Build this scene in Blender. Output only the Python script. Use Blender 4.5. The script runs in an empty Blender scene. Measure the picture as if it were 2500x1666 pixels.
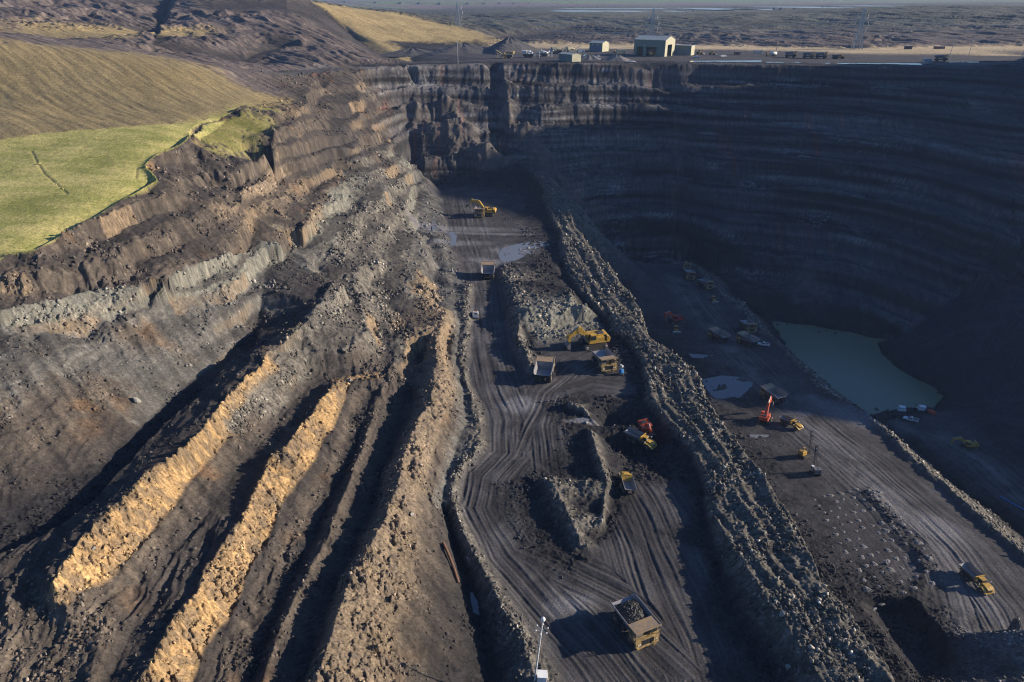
import bpy, math, random
import numpy as np
from mathutils import Vector, Matrix
from mathutils.geometry import delaunay_2d_cdt
scene = bpy.context.scene
C = scene.collection
R = math.radians
rng = np.random.default_rng(7)
random.seed(7)

# ------------------------------------------------------------------ camera, sky, sun, exposure
H = 110.0                       # drone height above the main pit floor (z = 0)
PITCH = R(26.6)
FOC = 1667.0                    # focal length in pixels of a 2500 px wide frame
cam_d = bpy.data.cameras.new('camera'); cam = bpy.data.objects.new('camera', cam_d); C.objects.link(cam)
cam.location = (0, 0, H); cam.rotation_euler = (R(90) - PITCH, 0, 0)
cam_d.sensor_width = 36; cam_d.lens = 36 * FOC / 2500; cam_d.clip_start = 1; cam_d.clip_end = 60000
scene.camera = cam
SUN_EL, SUN_AZ = R(19.5), R(5)  # azimuth from +X towards +Y
w = bpy.data.worlds.new('World'); scene.world = w; w.use_nodes = True
nt = w.node_tree; bg = nt.nodes['Background']
sky = nt.nodes.new('ShaderNodeTexSky'); sky.sky_type = 'NISHITA'; sky.sun_disc = False
sky.sun_elevation = SUN_EL; sky.sun_rotation = R(90) - SUN_AZ; sky.air_density = 1.0; sky.dust_density = 0.6; sky.ozone_density = 8.0
nt.links.new(sky.outputs[0], bg.inputs[0]); bg.inputs[1].default_value = 0.09
sd = bpy.data.lights.new('sun', 'SUN'); sd.energy = 5.0; sd.angle = R(0.5); sd.color = (1.0, 0.87, 0.70)
so = bpy.data.objects.new('sun', sd); C.objects.link(so)
SUN = Vector((math.cos(SUN_EL) * math.cos(SUN_AZ), math.cos(SUN_EL) * math.sin(SUN_AZ), math.sin(SUN_EL)))
so.rotation_euler = SUN.to_track_quat('Z', 'Y').to_euler(); so.location = (300, 100, 400)
scene.view_settings.view_transform = 'Standard'; scene.view_settings.look = 'None'
scene.view_settings.exposure = 0.7; scene.view_settings.gamma = 1.0
scene.render.engine = 'CYCLES'
scene.cycles.use_denoising = True; scene.cycles.denoising_prefilter = 'NONE'; scene.cycles.filter_width = 1.1
scene.cycles.max_bounces = 4; scene.cycles.diffuse_bounces = 2; scene.cycles.glossy_bounces = 2
scene.cycles.transmission_bounces = 2; scene.cycles.volume_bounces = 0
scene.cycles.caustics_reflective = False; scene.cycles.caustics_refractive = False

cP, sP = math.cos(PITCH), math.sin(PITCH)
def ray(u, v):
    dx = (u - 1250) / FOC; dy = (833 - v) / FOC
    return Vector((dx, cP + dy * sP, -sP + dy * cP))
def at(u, v, z):
    d = ray(u, v); t = (z - H) / d.z
    return Vector((d.x * t, d.y * t, z))
def atY(u, v, Y):
    d = ray(u, v); t = Y / d.y
    return Vector((d.x * t, Y, H + d.z * t))
def pix(p):
    x, y, z = p[0], p[1], p[2] - H
    dep = y * cP - z * sP; up = y * sP + z * cP
    return 1250 + FOC * x / dep, 833 - FOC * up / dep

# ------------------------------------------------------------------ noise
def _hash(ix, iy, seed):
    h = (ix.astype(np.int64) * 374761393 + iy.astype(np.int64) * 668265263 + seed * 1442695041) & 0xFFFFFFFF
    h = ((h ^ (h >> 13)) * 1274126177) & 0xFFFFFFFF
    h = h ^ (h >> 16)
    return h
def perlin(x, y, seed=0):
    x = x.astype(np.float32); y = y.astype(np.float32)
    x0 = np.floor(x); y0 = np.floor(y); fx = x - x0; fy = y - y0
    ix = x0.astype(np.int64); iy = y0.astype(np.int64)
    def g(dx, dy):
        a = (_hash(ix + dx, iy + dy, seed) & 0xFFFF).astype(np.float32) * np.float32(2 * math.pi / 65536)
        return np.cos(a) * (fx - dx) + np.sin(a) * (fy - dy)
    sx = fx * fx * (3 - 2 * fx); sy = fy * fy * (3 - 2 * fy)
    a = g(0, 0); b = g(1, 0); a = a + sx * (b - a)
    c = g(0, 1); d = g(1, 1); c = c + sx * (d - c)
    return (a + sy * (c - a)) * np.float32(1.5)
def fbm(x, y, seed=0, octaves=4, gain=0.5, ridged=False):
    s = 0; amp = 1.0; tot = 0
    for o in range(octaves):
        n = perlin(x * 2 ** o + 17.3 * o, y * 2 ** o - 9.1 * o, seed + o)
        if ridged: n = 1 - 2 * np.abs(n)
        s = s + amp * n; tot += amp; amp *= gain
    return s / tot
def cells(x, y, seed=0):
    """Worley blocks: distance to nearest point, cell value, distance to 2nd, tilt of the block's own facet (-1..1)"""
    x0 = np.floor(x).astype(np.int64); y0 = np.floor(y).astype(np.int64)
    d1 = np.full(x.shape, 9.0, np.float32); d2 = d1.copy(); hh = np.zeros(x.shape, np.int64); ox = np.zeros(x.shape, np.float32); oy = ox.copy()
    for dx in (-1, 0, 1):
        for dy in (-1, 0, 1):
            h = _hash(x0 + dx, y0 + dy, seed)
            px = x - (x0 + dx + (h & 0xFFF) / 4096.0); py = y - (y0 + dy + ((h >> 12) & 0xFFF) / 4096.0)
            d = np.hypot(px, py).astype(np.float32)
            m = d < d1
            d2 = np.where(m, d1, np.minimum(d2, d)); hh = np.where(m, h, hh); ox = np.where(m, px, ox); oy = np.where(m, py, oy); d1 = np.where(m, d, d1)
    a = ((hh >> 5) & 0xFF).astype(np.float32) * np.float32(2 * math.pi / 256)
    return d1, ((hh >> 20) & 0xFF).astype(np.float32) / 255, d2, (np.cos(a) * ox + np.sin(a) * oy).astype(np.float32)
def sstep(a, b, x):
    t = np.clip((x - a) / (b - a), 0, 1); return t * t * (3 - 2 * t)
DEBUG = 0; QUAL = 1.0; NRUB = 190000; HAZE = 0.00008
MATS = 'kcdgbspGTHWmSVFo'
LINES = [
('k',[(-44.9,431.1,0),(-34.6,353.2,0),(-21.1,302.3,0),(-16,276.5,0),(-16.3,242.1,0),(-14.9,217.4,0),(-12.4,188.4,0),(-7.9,171.6,0),(-5.8,159.9,0),(-6.1,151.2,0),(-11.2,144,0),(-12,135.8,0),(-9.9,126.7,0),(-5.3,115.8,0),(1,102.9,0),(6.7,91.8,0),(10.9,82.4,0),(13.4,76.6,0)]),
('g',[(-45.7,418.3,0.7),(-36.9,350.4,0.9),(-29.4,299.4,1.1),(-25,273.3,1.2),(-22.6,243,1.4),(-18.8,211.7,1.3),(-16,183.8,1.2),(-13.6,165.4,1.2),(-15,148.6,1.2),(-16.1,135.7,1.3),(-16.3,126.9,1.7)]),
('d',[(-16.3,126.9,1.7),(-14.5,114.9,2.1),(-13.9,105.9,2.6),(-13.3,96.6,3.4),(-13.3,88.3,4.1),(-13.4,78.9,4.7),(-13.5,73,5.2)]),
('s',[(-25.4,234.2,5.3),(-25.1,211.3,6.2),(-24,186.2,7.2),(-24,167.4,8.2),(-25.2,149.7,9),(-25.9,134.2,9.9),(-26.2,122.1,11),(-27,111.1,12.5),(-28.2,99,14),(-29.1,89.3,15.5),(-28.7,80.2,16.8),(-29.4,72.5,17.7),(-29.7,66.5,18.2)]),
('c',[(-31.9,206.9,2.2),(-31.1,178.4,3),(-31.3,155.1,4),(-31.7,138.6,5.5),(-32.4,123.8,7.3),(-32.8,108.4,9.3),(-32.7,95.2,11.4),(-32.6,82.3,13.4),(-32.5,71.3,14.9),(-32.4,65.6,15.7)]),
('d',[(-34,199.9,2.8),(-34.6,173.1,3.4),(-35.6,154.5,4.4),(-36.2,138,5.9),(-36.9,120.7,7.6),(-36.5,105.9,9.5),(-36.3,93.3,11.4),(-37,82.6,13),(-36,71.8,14.2),(-35.4,66.2,15)]),
('b',[(-36.8,188.7,5.8),(-37.8,168.2,6.4),(-38.7,150.6,7),(-38.6,139.4,7.9),(-38.7,127.6,9),(-38.5,115.1,10.1),(-38.5,105.1,11.3),(-38.5,96.1,12.6),(-38.8,87.1,13.9),(-38.7,79.2,15.1),(-38.5,71.6,16),(-38,65,16.7)]),
('c',[(-39.6,174.7,5.2),(-41.1,154.6,5.6),(-42,139.1,6.3),(-42.4,124,7.2),(-42.4,112,8.3),(-42.5,101.7,9.7),(-42.3,92.5,11.1),(-41.5,84,12.4),(-41.2,76.5,13.5),(-41.1,70.1,14.3)]),
('b',[(-42.7,175.4,6.2),(-44.3,157.2,6.6),(-45,141.2,7.3),(-45.5,124.1,8.3),(-46.2,110.7,9.4),(-46.2,98.9,10.8),(-46,90.5,12.2),(-45.6,80.6,13.4),(-44.9,71.7,14.3),(-44.3,66.2,14.9)]),
('o',[(-46.8,177.5,8.5),(-46.8,159.8,8.9),(-48.9,143.4,9.5),(-49.9,130.6,10.2),(-51.5,120.5,11.3),(-50.5,103.4,12.4),(-50,93.8,13.6),(-49.6,83.7,14.7),(-50.5,77.9,15.7),(-50.2,70.1,16.5),(-49.3,64.8,17)]),
('d',[(-45.9,177,8.1),(-45.9,159.3,8.5),(-48,142.9,9.1),(-49,130.1,9.8),(-50.6,120,10.9),(-49.6,102.9,12),(-49.1,93.3,13.2),(-48.7,83.2,14.3),(-49.6,77.4,15.3),(-49.3,69.6,16.1),(-48.4,64.3,16.6)]),
('o',[(-48.7,171.6,12.3),(-51.4,157.8,13),(-53.2,145.7,13.9),(-53.8,134.8,14.8),(-55.4,126.8,15.5),(-54.6,115.1,16.2),(-53.9,101.5,17.1),(-54.1,93.7,18),(-54.1,85.2,19),(-54.6,78.8,20),(-54.2,71.4,20.9),(-53.8,66.3,21.5),(-52.8,61.3,22)]),
('d',[(-49.7,172.1,11.8),(-52.4,158.3,12.5),(-54.2,146.2,13.4),(-54.8,135.3,14.3),(-56.4,127.3,15),(-55.6,115.6,15.7),(-54.9,102,16.6),(-55.1,94.2,17.5),(-55.1,85.7,18.5),(-55.6,79.3,19.5),(-55.2,71.9,20.4),(-54.8,66.8,21),(-53.8,61.8,21.5)]),
('d',[(-54,178.4,9),(-56.5,164.7,9.6),(-58,151.4,10.7),(-58.3,138.9,11.9),(-58.2,126.6,13.4),(-56.7,114.1,14.8),(-56,101.1,16.1),(-56,92.7,17.1),(-56.2,84.5,18),(-56.4,78.4,18.8),(-56.5,71.7,19.6),(-56.1,66.4,20.1),(-55.2,62.3,20.5)]),
('d',[(-57.8,174.4,9.6),(-60.6,163.2,10.1),(-61.2,150.6,10.9),(-61.8,139.9,11.9),(-62.6,128.4,13.1),(-62.9,117.4,14.4),(-63,105.2,15.5),(-62.9,95.2,16.6),(-62.6,87.9,17.5),(-61.8,81.3,18.4),(-60.9,75.9,19.1),(-59.4,69.5,19.6),(-56.9,62.7,20)]),
('m',[(-61.9,180.2,13.3),(-62.9,161,13.4),(-64.2,148.1,13.8)]),
('b',[(-64.2,148.1,13.8),(-64.9,135.5,14.4),(-66.2,126.4,15.2),(-66.6,118.6,16.1),(-66.9,109.4,17.1),(-66.6,100.1,18.1),(-66.2,90.8,18.9),(-66.1,84.5,19.7),(-64.5,77.9,20.4),(-63.4,71.3,21),(-59.8,61.8,21.3)]),
('m',[(-63.6,183.1,15.9),(-65,165.4,16.1),(-66.9,151,16.4),(-67.7,136.3,16.8)]),
('o',[(-67.7,136.3,16.8),(-68.9,125,17.4),(-69.3,115.4,18.1),(-68.9,107.4,18.9),(-68.6,99.3,19.8),(-68.3,92.3,20.9),(-68.8,85.8,22.1),(-71.4,82.1,23.1),(-71.9,78.7,24)]),
('b',[(-66.4,135.4,16.1),(-67.6,124.1,16.7),(-68,114.5,17.4),(-67.6,106.5,18.2),(-67.3,98.4,19.1),(-67,91.4,20.2),(-67.5,84.9,21.4),(-70.1,81.2,22.4),(-70.6,77.8,23.3)]),
('m',[(-62.1,224.7,20.6),(-63.7,220.8,20.6),(-62.4,208.2,20.6),(-63.5,188.9,20.6),(-66.5,176.7,20.6),(-69.8,170.5,20.9)]),
('o',[(-69.8,170.5,20.9),(-67.8,160.7,20.9),(-69.8,151.6,21.1),(-70.4,135.1,21.7),(-70.7,120.2,22.6),(-73,114.2,23.7),(-73.6,105.8,24.8),(-73.8,97.4,25.8),(-74.1,89.7,26.3),(-74.2,84.5,26.5),(-73.2,80.2,26.3)]),
('d',[(-71,171.1,20.5),(-69,161.3,20.5),(-71,152.2,20.7),(-71.6,135.7,21.3),(-71.9,120.8,22.2),(-74.2,114.8,23.3),(-74.8,106.4,24.4),(-75,98,25.4),(-75.3,90.3,25.9),(-75.4,85.1,26.1),(-74.4,80.8,25.9)]),
('d',[(-66.4,228.4,19.1),(-66.1,211.4,19.2),(-67.6,193.4,19.3),(-70.2,181,19.5),(-73.8,176,19.6),(-72.4,164.4,19.9),(-73.3,154.9,20.2),(-73.9,139.1,20.9),(-74.2,124.4,21.5),(-76.2,116.1,22.4),(-77.6,108.9,23.3),(-77.8,101.3,24),(-78.6,94.2,24.5)]),
('d',[(-78.1,191.9,16.5),(-78.2,182.5,16.8),(-80.8,171,17.2),(-80.6,154.1,17.8),(-82.2,141,18.4),(-83,133.5,19),(-83.3,126.2,19.8),(-82.5,116.8,20.8),(-82.1,107.2,21.6),(-84.3,98.9,22.2),(-87.1,92.9,22.8),(-93.2,87,22.8)]),
('c',[(-80.1,192.4,12.9),(-80.2,183,13.2),(-82.8,171.5,13.6),(-82.6,154.6,14.2),(-84.2,141.5,14.8),(-85,134,15.4),(-85.3,126.7,16.2),(-84.5,117.3,17.2),(-84.1,107.7,18),(-86.3,99.4,18.6),(-89.1,93.4,19.2),(-95.2,87.5,19.2)]),
('d',[(-75.2,181.5,17.5),(-77.8,170,17.9),(-77.6,153.1,18.5),(-79.2,140,19.1),(-80,132.5,19.7),(-80.3,125.2,20.5),(-79.5,115.8,21.5),(-79.1,106.2,22.3),(-81.3,97.9,22.9),(-84.1,91.9,23.5)]),
('c',[(-83.3,201.8,13),(-84.6,194,13),(-87.1,180.8,13),(-87.2,166.3,14),(-88.8,152.9,14.5),(-89.8,141.7,15),(-90.5,132.4,16),(-90.2,124.8,17.5),(-91.4,113.6,19),(-93.3,104.8,20),(-96.9,99.6,20.5),(-103,95.3,20.5)]),
('g',[(-85.6,201.2,14.2),(-86.6,186.1,14.4),(-88.6,172.5,14.8),(-90.6,156.1,15.4),(-91.4,141.4,16.4)]),
('d',[(-91.4,141.4,16.4),(-91.9,132.3,17.8)]),
('d',[(-91.9,132.3,17.8),(-93,121.4,19.5),(-97.1,113.2,21.5),(-101.8,108.3,23.2),(-111.3,105.5,24.5)]),
('g',[(-84.4,210.7,15.8),(-89.8,195.9,16.7),(-92.9,178.9,18.1),(-96,165.4,20),(-100.5,153,21.9)]),
('b',[(-100.5,153,21.9),(-102.8,139.4,24.1)]),
('b',[(-102.8,139.4,24.1),(-104.4,127.3,26.2),(-108,120.1,27.9),(-116.9,115.2,29.2)]),
('g',[(-84.2,241.3,22.2),(-85.3,216.8,22.2),(-90.1,199.8,22.8),(-96.7,188.1,23.9),(-102.8,177.8,25.3)]),
('b',[(-102.8,177.8,25.3),(-107.9,165.9,27.3)]),
('g',[(-107.9,165.9,27.3),(-111.4,154,29.7),(-115,144.4,32.5),(-117.9,138.2,34.8),(-127.3,132.8,36.7)]),
('p',[(-84.4,258.4,22),(-86.6,244.5,22.7),(-93.2,224.1,23.6),(-91.2,207.6,24.8),(-98.2,202.2,26.2),(-102.9,192.3,28.1),(-109.3,179.6,30.7),(-118.7,164.9,33.9),(-127.6,155.7,36.7),(-138.2,148.6,39.2)]),
('g',[(-83.2,257.2,21.3),(-85.4,243.3,22),(-92,222.9,22.9),(-90,206.4,24.1),(-97,201,25.5),(-101.7,191.1,27.4),(-108.1,178.4,30),(-117.5,163.7,33.2),(-126.4,154.5,36),(-137,147.4,38.5)]),
('p',[(-83.9,254.3,25.9),(-87.8,245.6,27.1),(-92.9,244.8,29),(-94.6,231.6,30.9),(-101,212.3,32.5),(-104.1,198.7,33.9),(-103.9,186.9,35.6),(-115.7,179.1,36.8),(-122.5,170.2,37.9),(-125.9,161.3,39.2),(-127.9,155.7,39.9),(-139.6,150.9,40.3)]),
('b',[(-84.9,255.7,26.2),(-88.8,247,27.4),(-93.9,246.2,29.3),(-95.6,233,31.2),(-102,213.7,32.8),(-105.1,200.1,34.2),(-104.9,188.3,35.9),(-116.7,180.5,37.1),(-123.5,171.6,38.2),(-126.9,162.7,39.5),(-128.9,157.1,40.2),(-140.6,152.3,40.6)]),
('G',[(-129.1,347.9,65.3),(-134.9,337.4,64.2),(-141,320.2,62.5),(-141.7,309.1,61.4),(-135.6,288.3,59.3),(-133.7,277.4,58.2),(-136.4,270.9,57.6),(-133.4,252.8,55.8),(-122.6,237.6,54.3),(-125,218.2,52.3),(-130.5,194.7,50),(-132.9,180.1,48.5),(-139.9,177.8,48.3)]),
('b',[(-128.5,347.6,64.9),(-134.4,337.1,63.9),(-140.4,319.9,62.2),(-141.1,308.8,61.1),(-135.1,288,59),(-133.2,277.1,57.9),(-135.9,270.6,57.2),(-132.8,252.5,55.4),(-122.1,237.3,53.9),(-124.4,217.9,52),(-129.9,194.4,49.6),(-132.4,179.8,48.2),(-139.4,177.5,47.9)]),
('b',[(-127.5,347.1,63.4),(-133.3,336.6,62.3),(-139.4,319.4,60.6),(-140.1,308.3,59.5),(-134,287.5,57.4),(-132.1,276.6,56.3),(-134.8,270.1,55.7),(-131.8,252,53.9),(-121,236.8,52.4),(-123.4,217.4,50.4),(-128.9,193.9,48.1),(-131.3,179.3,46.6),(-138.3,177,46.4)]),
('s',[(-22.5,202.5,6),(-20.9,180.2,6.2),(-20.2,163.5,6.6),(-21.1,144.9,7.1),(-22.2,128.6,8.2),(-22.6,111.8,9.6),(-22.5,97.6,11),(-22.6,85,12.2),(-22.9,75.2,13.3),(-22.5,67,13.8)]),
('b',[(-17.8,167.8,3.8),(-18.1,151.5,3.8),(-18.8,133.7,4.1),(-18.2,115.8,4.8),(-17.6,102.7,5.9),(-17.3,89.7,6.8),(-17.3,78.7,7.6),(-17,70.9,8.1)]),
('m',[(-18.1,267.8,1.6),(-18.5,238.6,1.6),(-17.4,211.1,1.6),(-14.4,185.7,1.6),(-10.7,166.9,1.6),(-8.7,153.7,1.6),(-13.5,139.4,1.6),(-13.7,131.5,1.6),(-11.4,120.7,1.6),(-7.2,110.5,1.6),(-2.9,99.3,1.6),(1.7,90.4,1.6),(4.5,81.2,1.6),(6.6,75.5,1.6)]),
('c',[(-15.9,128.7,-2),(-12.9,119.3,-2),(-10,110.5,-2),(-7.6,100.5,-2),(-5.6,92.5,-2),(-4.4,83.9,-2),(-3.2,78,-2)]),
('b',[(-75.2,79.3,22.5),(-71.1,76.1,21.5),(-66.2,71.7,20.5),(-63,66.7,19.8),(-61.2,62.1,19)]),
('d',[(-80.9,89.6,24.5),(-81.6,84.9,24),(-83.4,81.3,24),(-88.9,77.9,24)]),
('b',[(-85.2,70.9,25),(-79.9,75.6,23),(-76,73.8,21.5),(-71.4,69.2,20),(-69.5,63.4,19)]),
('p',[(-80.6,266.5,27),(-82.7,303.3,27),(-82.5,331.6,27),(-85.3,359.2,27)]),
('s',[(-82.2,263.3,30),(-86.1,297.8,30),(-85.9,330.8,30),(-88.4,360.2,30)]),
('b',[(-85.7,266.1,30.5),(-90.8,304.3,30.5),(-91,335.4,30.5),(-94.4,367.7,30.5)]),
('s',[(-101.8,250.6,38),(-103.3,282.2,38),(-102.6,311.6,38)]),
('s',[(-102.9,247.7,41),(-106.3,282.5,41),(-105.5,310.6,41)]),
('b',[(-106.4,250.3,41.5),(-110.4,284.7,41.5),(-110.3,314.2,41.5)]),
('p',[(-63,431.4,18),(-59.7,401.5,9),(-51.8,333.9,6)]),
('g',[(-60.5,438,14),(-57.8,415.4,4),(-49.9,343.2,2)]),
('m',[(-64.1,411.6,21),(-60.9,380.1,13),(-54.1,321.1,10)]),
('m',[(-72.1,377.6,25),(-64.4,318.1,19),(-60.9,281.6,15),(-51,247,10),(-40.3,248.4,6)]),
('m',[(-71.9,300.6,24),(-66.2,262.4,18),(-58.6,231.6,13),(-48.8,210,10),(-39.3,201.6,8)]),
('b',[(-118.2,536.7,65),(-107.1,485.9,58),(-95.5,445.2,43),(-90,421,30),(-73.7,400.8,25)]),
('b',[(-102.6,330.7,50),(-115.9,417,53),(-121.7,479.1,60),(-122.2,516.9,64.5)]),
('d',[(-96.1,351.5,34),(-96.3,393.3,42),(-105.9,459.1,51)]),
('b',[(-107.8,315.6,54),(-108.3,340,56),(-115.6,397.4,60),(-122.8,459.3,64.5)]),
('G',[(-131.8,300.6,51.5),(-128.5,321.2,53),(-118.4,334.5,55)]),
('b',[(-130.5,272.7,47),(-120.9,282.1,48.5),(-111.9,290.9,50),(-108,300.3,50.5),(-105,306.8,51)]),
('G',[(-127.8,338.2,64.6),(-135.8,323.1,63.1),(-138.8,294.4,60.2),(-141.7,279.7,58.8),(-137.1,253.8,56.2),(-128.1,235.9,54.4),(-128.5,212.8,52.1),(-136.2,194.7,50.3),(-143.9,184,49.2),(-158.4,178.5,48.7)]),
('G',[(-188.2,220,53.1),(-169.3,223.8,53.5),(-154.3,235.9,54.7),(-146.7,261.1,57.2)]),
('G',[(-139.1,332,63.7),(-142,312.5,61.8),(-157.9,305.2,61),(-176.7,297.5,60.2),(-192.7,288.9,59.4),(-204.1,278.5,58.4),(-226.3,273,57.8)]),
('T',[(-145.3,338.2,64.9),(-149.5,323.1,63.4),(-159.7,309.1,62),(-178.4,300.6,61.2),(-194.8,292.5,60.4),(-207,283.1,59.4),(-229.4,277.4,58.8)]),
('T',[(-191,310.8,63.3),(-211.7,314.5,66),(-224.4,314.5,66.5),(-254.2,315.9,66.7)]),
('T',[(-134,385.9,62.5),(-143.3,363.4,62.5),(-158.3,343.3,62.5),(-167.4,319.2,62.5),(-194.3,318,62.5),(-219.9,332.8,62.5),(-242.6,338,62.5),(-277.7,343.3,62.5)]),
('T',[(-134,380,64.5),(-141.4,383,64.9),(-148.7,386,65.4),(-159.3,396,70.1),(-178.6,408,78.8),(-198.3,408,81.1),(-216.3,405,83.4),(-235.8,402,85.4),(-257.1,398,87.5),(-264.5,396,89.6),(-270.5,394,91.3),(-300.7,390,94.8)]),
('H',[(-136,400,64.6),(-148.4,410,65.3),(-173.5,440,72.7),(-196.4,450,78.3),(-216.3,446,80.4),(-235.5,442,83),(-255.1,436,85.5),(-277.1,430,87.8),(-291.8,426,91.5),(-323.1,420,95.7)]),
('H',[(-255.5,520,79.8),(-272.4,510,82.9),(-294,500,85.5),(-313.3,480,88.4),(-361.5,470,94)]),
('T',[(-280.1,600,88.4),(-295,580,87.1),(-313.9,545,85.5),(-319.9,530,85.6)]),
('H',[(-320,660,89.5),(-348.5,640,90.8),(-370.2,620,95),(-389.2,600,100.8),(-449.1,590,102.4)]),
('H',[(-370.6,760,94.6),(-399,740,102.2),(-437.2,720,107.3),(-468.4,700,112.8),(-512,680,115.9)]),
('H',[(-415.3,900,109.2),(-443.5,900,112.7),(-504.7,900,117.8),(-586.1,880,121.8),(-690.2,860,125.6)]),
('d',[(-256.5,530,80.8),(-301.7,640,85),(-349.4,760,93.9),(-387.5,860,106)]),
('H',[(-264.5,540,81.9),(-299.2,650,89.8),(-329.7,740,101.5),(-370.2,850,114.2)]),
('H',[(-208.5,480,73.2),(-194.2,490,69.9),(-174.6,495,66.9),(-156.8,510,67),(-141.4,540,68.4),(-124.8,560,66.5),(-116,570,64.6)]),
('H',[(-249.5,560,81.4),(-227.4,565,78.3),(-206.1,565,75.4)]),
('d',[(-197.1,545,69.4),(-195.9,580,72.7),(-188.9,600,74.5),(-183.3,620,79.6)]),
('H',[(-181.5,520,67.2),(-172.5,545,71.6),(-167.7,575,76),(-164.1,590,78.1)]),
('H',[(-247.9,660,90.2),(-224.2,650,83.3),(-194.4,645,82.3),(-184.4,640,80.6)]),
('H',[(-372.2,860,116.7),(-338.8,870,119.6),(-295.5,880,121),(-258.4,880,118.5),(-238.1,880,111.8)]),
('d',[(-299.3,760,101.3),(-273.4,780,101.8),(-234.3,790,101.7),(-209.5,790,95.6),(-188.7,770,86.1),(-167.2,740,76.7)]),
('H',[(-280.6,720,96.8),(-245.8,720,95.4),(-207.4,720,91.2),(-182.7,710,80.9),(-156,690,71.3),(-126.4,650,63.6)]),
('d',[(-241.2,890,109.2),(-214.5,860,98.5),(-190.6,825,84),(-165.8,790,72.1),(-142,740,64.7),(-111.8,670,60.4),(-91.9,610,61.4)]),
('T',[(-239.1,895,109.7),(-210.9,865,100.1),(-186.1,830,85.9),(-146.3,770,68.8),(-107.8,700,59.6),(-86,625,61.5)]),
('T',[(-252.5,930,112.8),(-229.9,940,106),(-196.1,950,105.5),(-142,950,98.2),(-84.1,910,85.8),(-47.5,880,80.5),(-24.2,850,72.2)]),
('H',[(-244.5,968,103.8),(-221.9,978,97),(-188.1,988,96.5),(-134,988,89.2),(-76.1,948,76.8),(-39.5,918,71.5),(-16.2,888,63.2)]),
('c',[(-20.6,835,71.6),(-11.8,860,67.8),(-7.4,900,64.5)]),
('T',[(-91.9,660,60.1),(-105.7,720,63),(-120.6,755,69.2),(-131.1,775,73.2),(-113.8,800,71.2),(-84.8,812,70.6),(-51,822,72.2),(-27.3,830,72.2)]),
('c',[(-84.9,640,60.3),(-97.9,715,62.6),(-109.6,750,67.5),(-118.3,768,70.4),(-108.1,785,67.9),(-83.3,795,66.2),(-49.9,800,64.3)]),
('W',[(-148.1,493.6,65),(-130.3,517.4,65),(-114,536.7,65),(-83,550.4,65),(-47.2,564.7,65),(-22.2,568.4,65),(0,579.8,65),(48.2,576,65),(99.5,576,65),(145.4,579.8,65),(204.7,564.7,65),(261.2,550.4,65),(315,564.7,65),(365.1,579.8,65),(403.9,579.8,65),(455.5,579.8,65)]),
('c',[(-115.5,544.3,65.5),(-83.6,554.8,65.5),(-47.6,569.6,65.5),(0,581.1,65.5),(48.2,577.2,65.5),(99.7,577.2,65.5),(145.6,581.1,65.5),(206.3,569.6,65.5),(264.8,558.4,65.5),(317.5,569.6,65.5),(368.1,585.1,65.5),(407.2,585.1,65.5),(459.3,585.1,65.5)]),
('k',[(-73,595.7,65),(-50.1,599.8,65),(-17,612.4,65),(16.9,608.1,65),(85.1,612.4,65),(153.3,612.4,65),(218.4,603.9,65),(280,591.6,65),(331.6,595.7,65),(389,608.1,65),(480.2,612.4,65)]),
('k',[(-72.6,689.5,65),(-39.4,711.8,65),(20.3,735.5,65),(80,723.5,65),(140.1,723.5,65),(216.6,711.8,65),(275.3,700.5,65),(276,663.5,65),(342.1,648.7,65),(396.1,648.7,65),(500.5,639.3,65)]),
('S',[(17.5,791.4,65.2),(64.4,777.5,65.2),(130.8,764,65.2),(213.3,757.5,65.2),(263.1,732.3,65.2),(316.2,714.4,65.2),(372.5,708.6,65.2),(424.7,697.4,65.2),(439.1,665.6,65.2),(505.4,645.9,65.2)]),
('S',[(9,813.5,65.6),(66.6,806,65.6),(135.3,791.5,65.6),(218.7,777.4,65.6),(269.5,750.7,65.6),(323.6,731.8,65.6),(393.9,750.7,65.6),(463.8,763.8,65.6),(531.5,770.6,65.6),(604.8,777.4,65.6)]),
('H',[(-9.3,845.3,66),(36.5,829.2,66),(90.5,821.4,66),(156.9,813.7,66),(224.5,798.8,66),(276.3,770.4,66),(331.5,750.4,66),(403.8,770.4,66),(475.8,784.3,66),(545.4,791.5,66),(620.8,798.8,66)]),
('H',[(-111.9,1250,80.4),(-66.9,1250,90.8),(54,1250,92),(191.2,1200,85.7),(266.6,1200,85.7),(335.6,1200,89.8),(473.9,1200,92.7),(588.4,1200,99.1),(725.9,1200,102),(807.6,1200,100.9),(936.9,1200,100.9)]),
('H',[(-147.4,1700,75.6),(51.3,1900,86.4),(301.6,1900,85.4),(530.2,1900,86.4),(749.3,1900,88.2),(930.7,1900,96.5),(1148.5,1900,100.2),(1277.2,1900,100.2),(1583.8,1900,100.2)]),
('F',[(-266.9,2600,72.6),(70.1,2600,84),(490.3,2600,86.5),(770.1,2600,89),(1049.9,2600,90.3),(1272.4,2600,96.5),(1570.5,2600,100.3),(2026,2600,100.3)]),
('F',[(-1393.2,4000,118.1),(-964.1,4000,121.9),(-321.4,4000,121.9),(337.3,4200,126.5),(964.1,4500,123.4),(1567.3,4500,119.1),(2124,4500,110.5),(2294.9,4500,102.9),(2438.3,4500,108.3),(2771,4500,125.6),(3491.3,4500,132)]),
('F',[(-557.3,2300,92.5),(-309.6,2300,92.5),(-80.6,3000,95.9),(429.7,3200,101.1)]),
('W',[(-60.7,451.8,4)]),
('c',[(-51.5,450.5,0.5),(-35.6,455,0.5),(-13.7,457.3,0.5),(5.5,459.6,0.5),(20.7,459.9,1)]),
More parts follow.
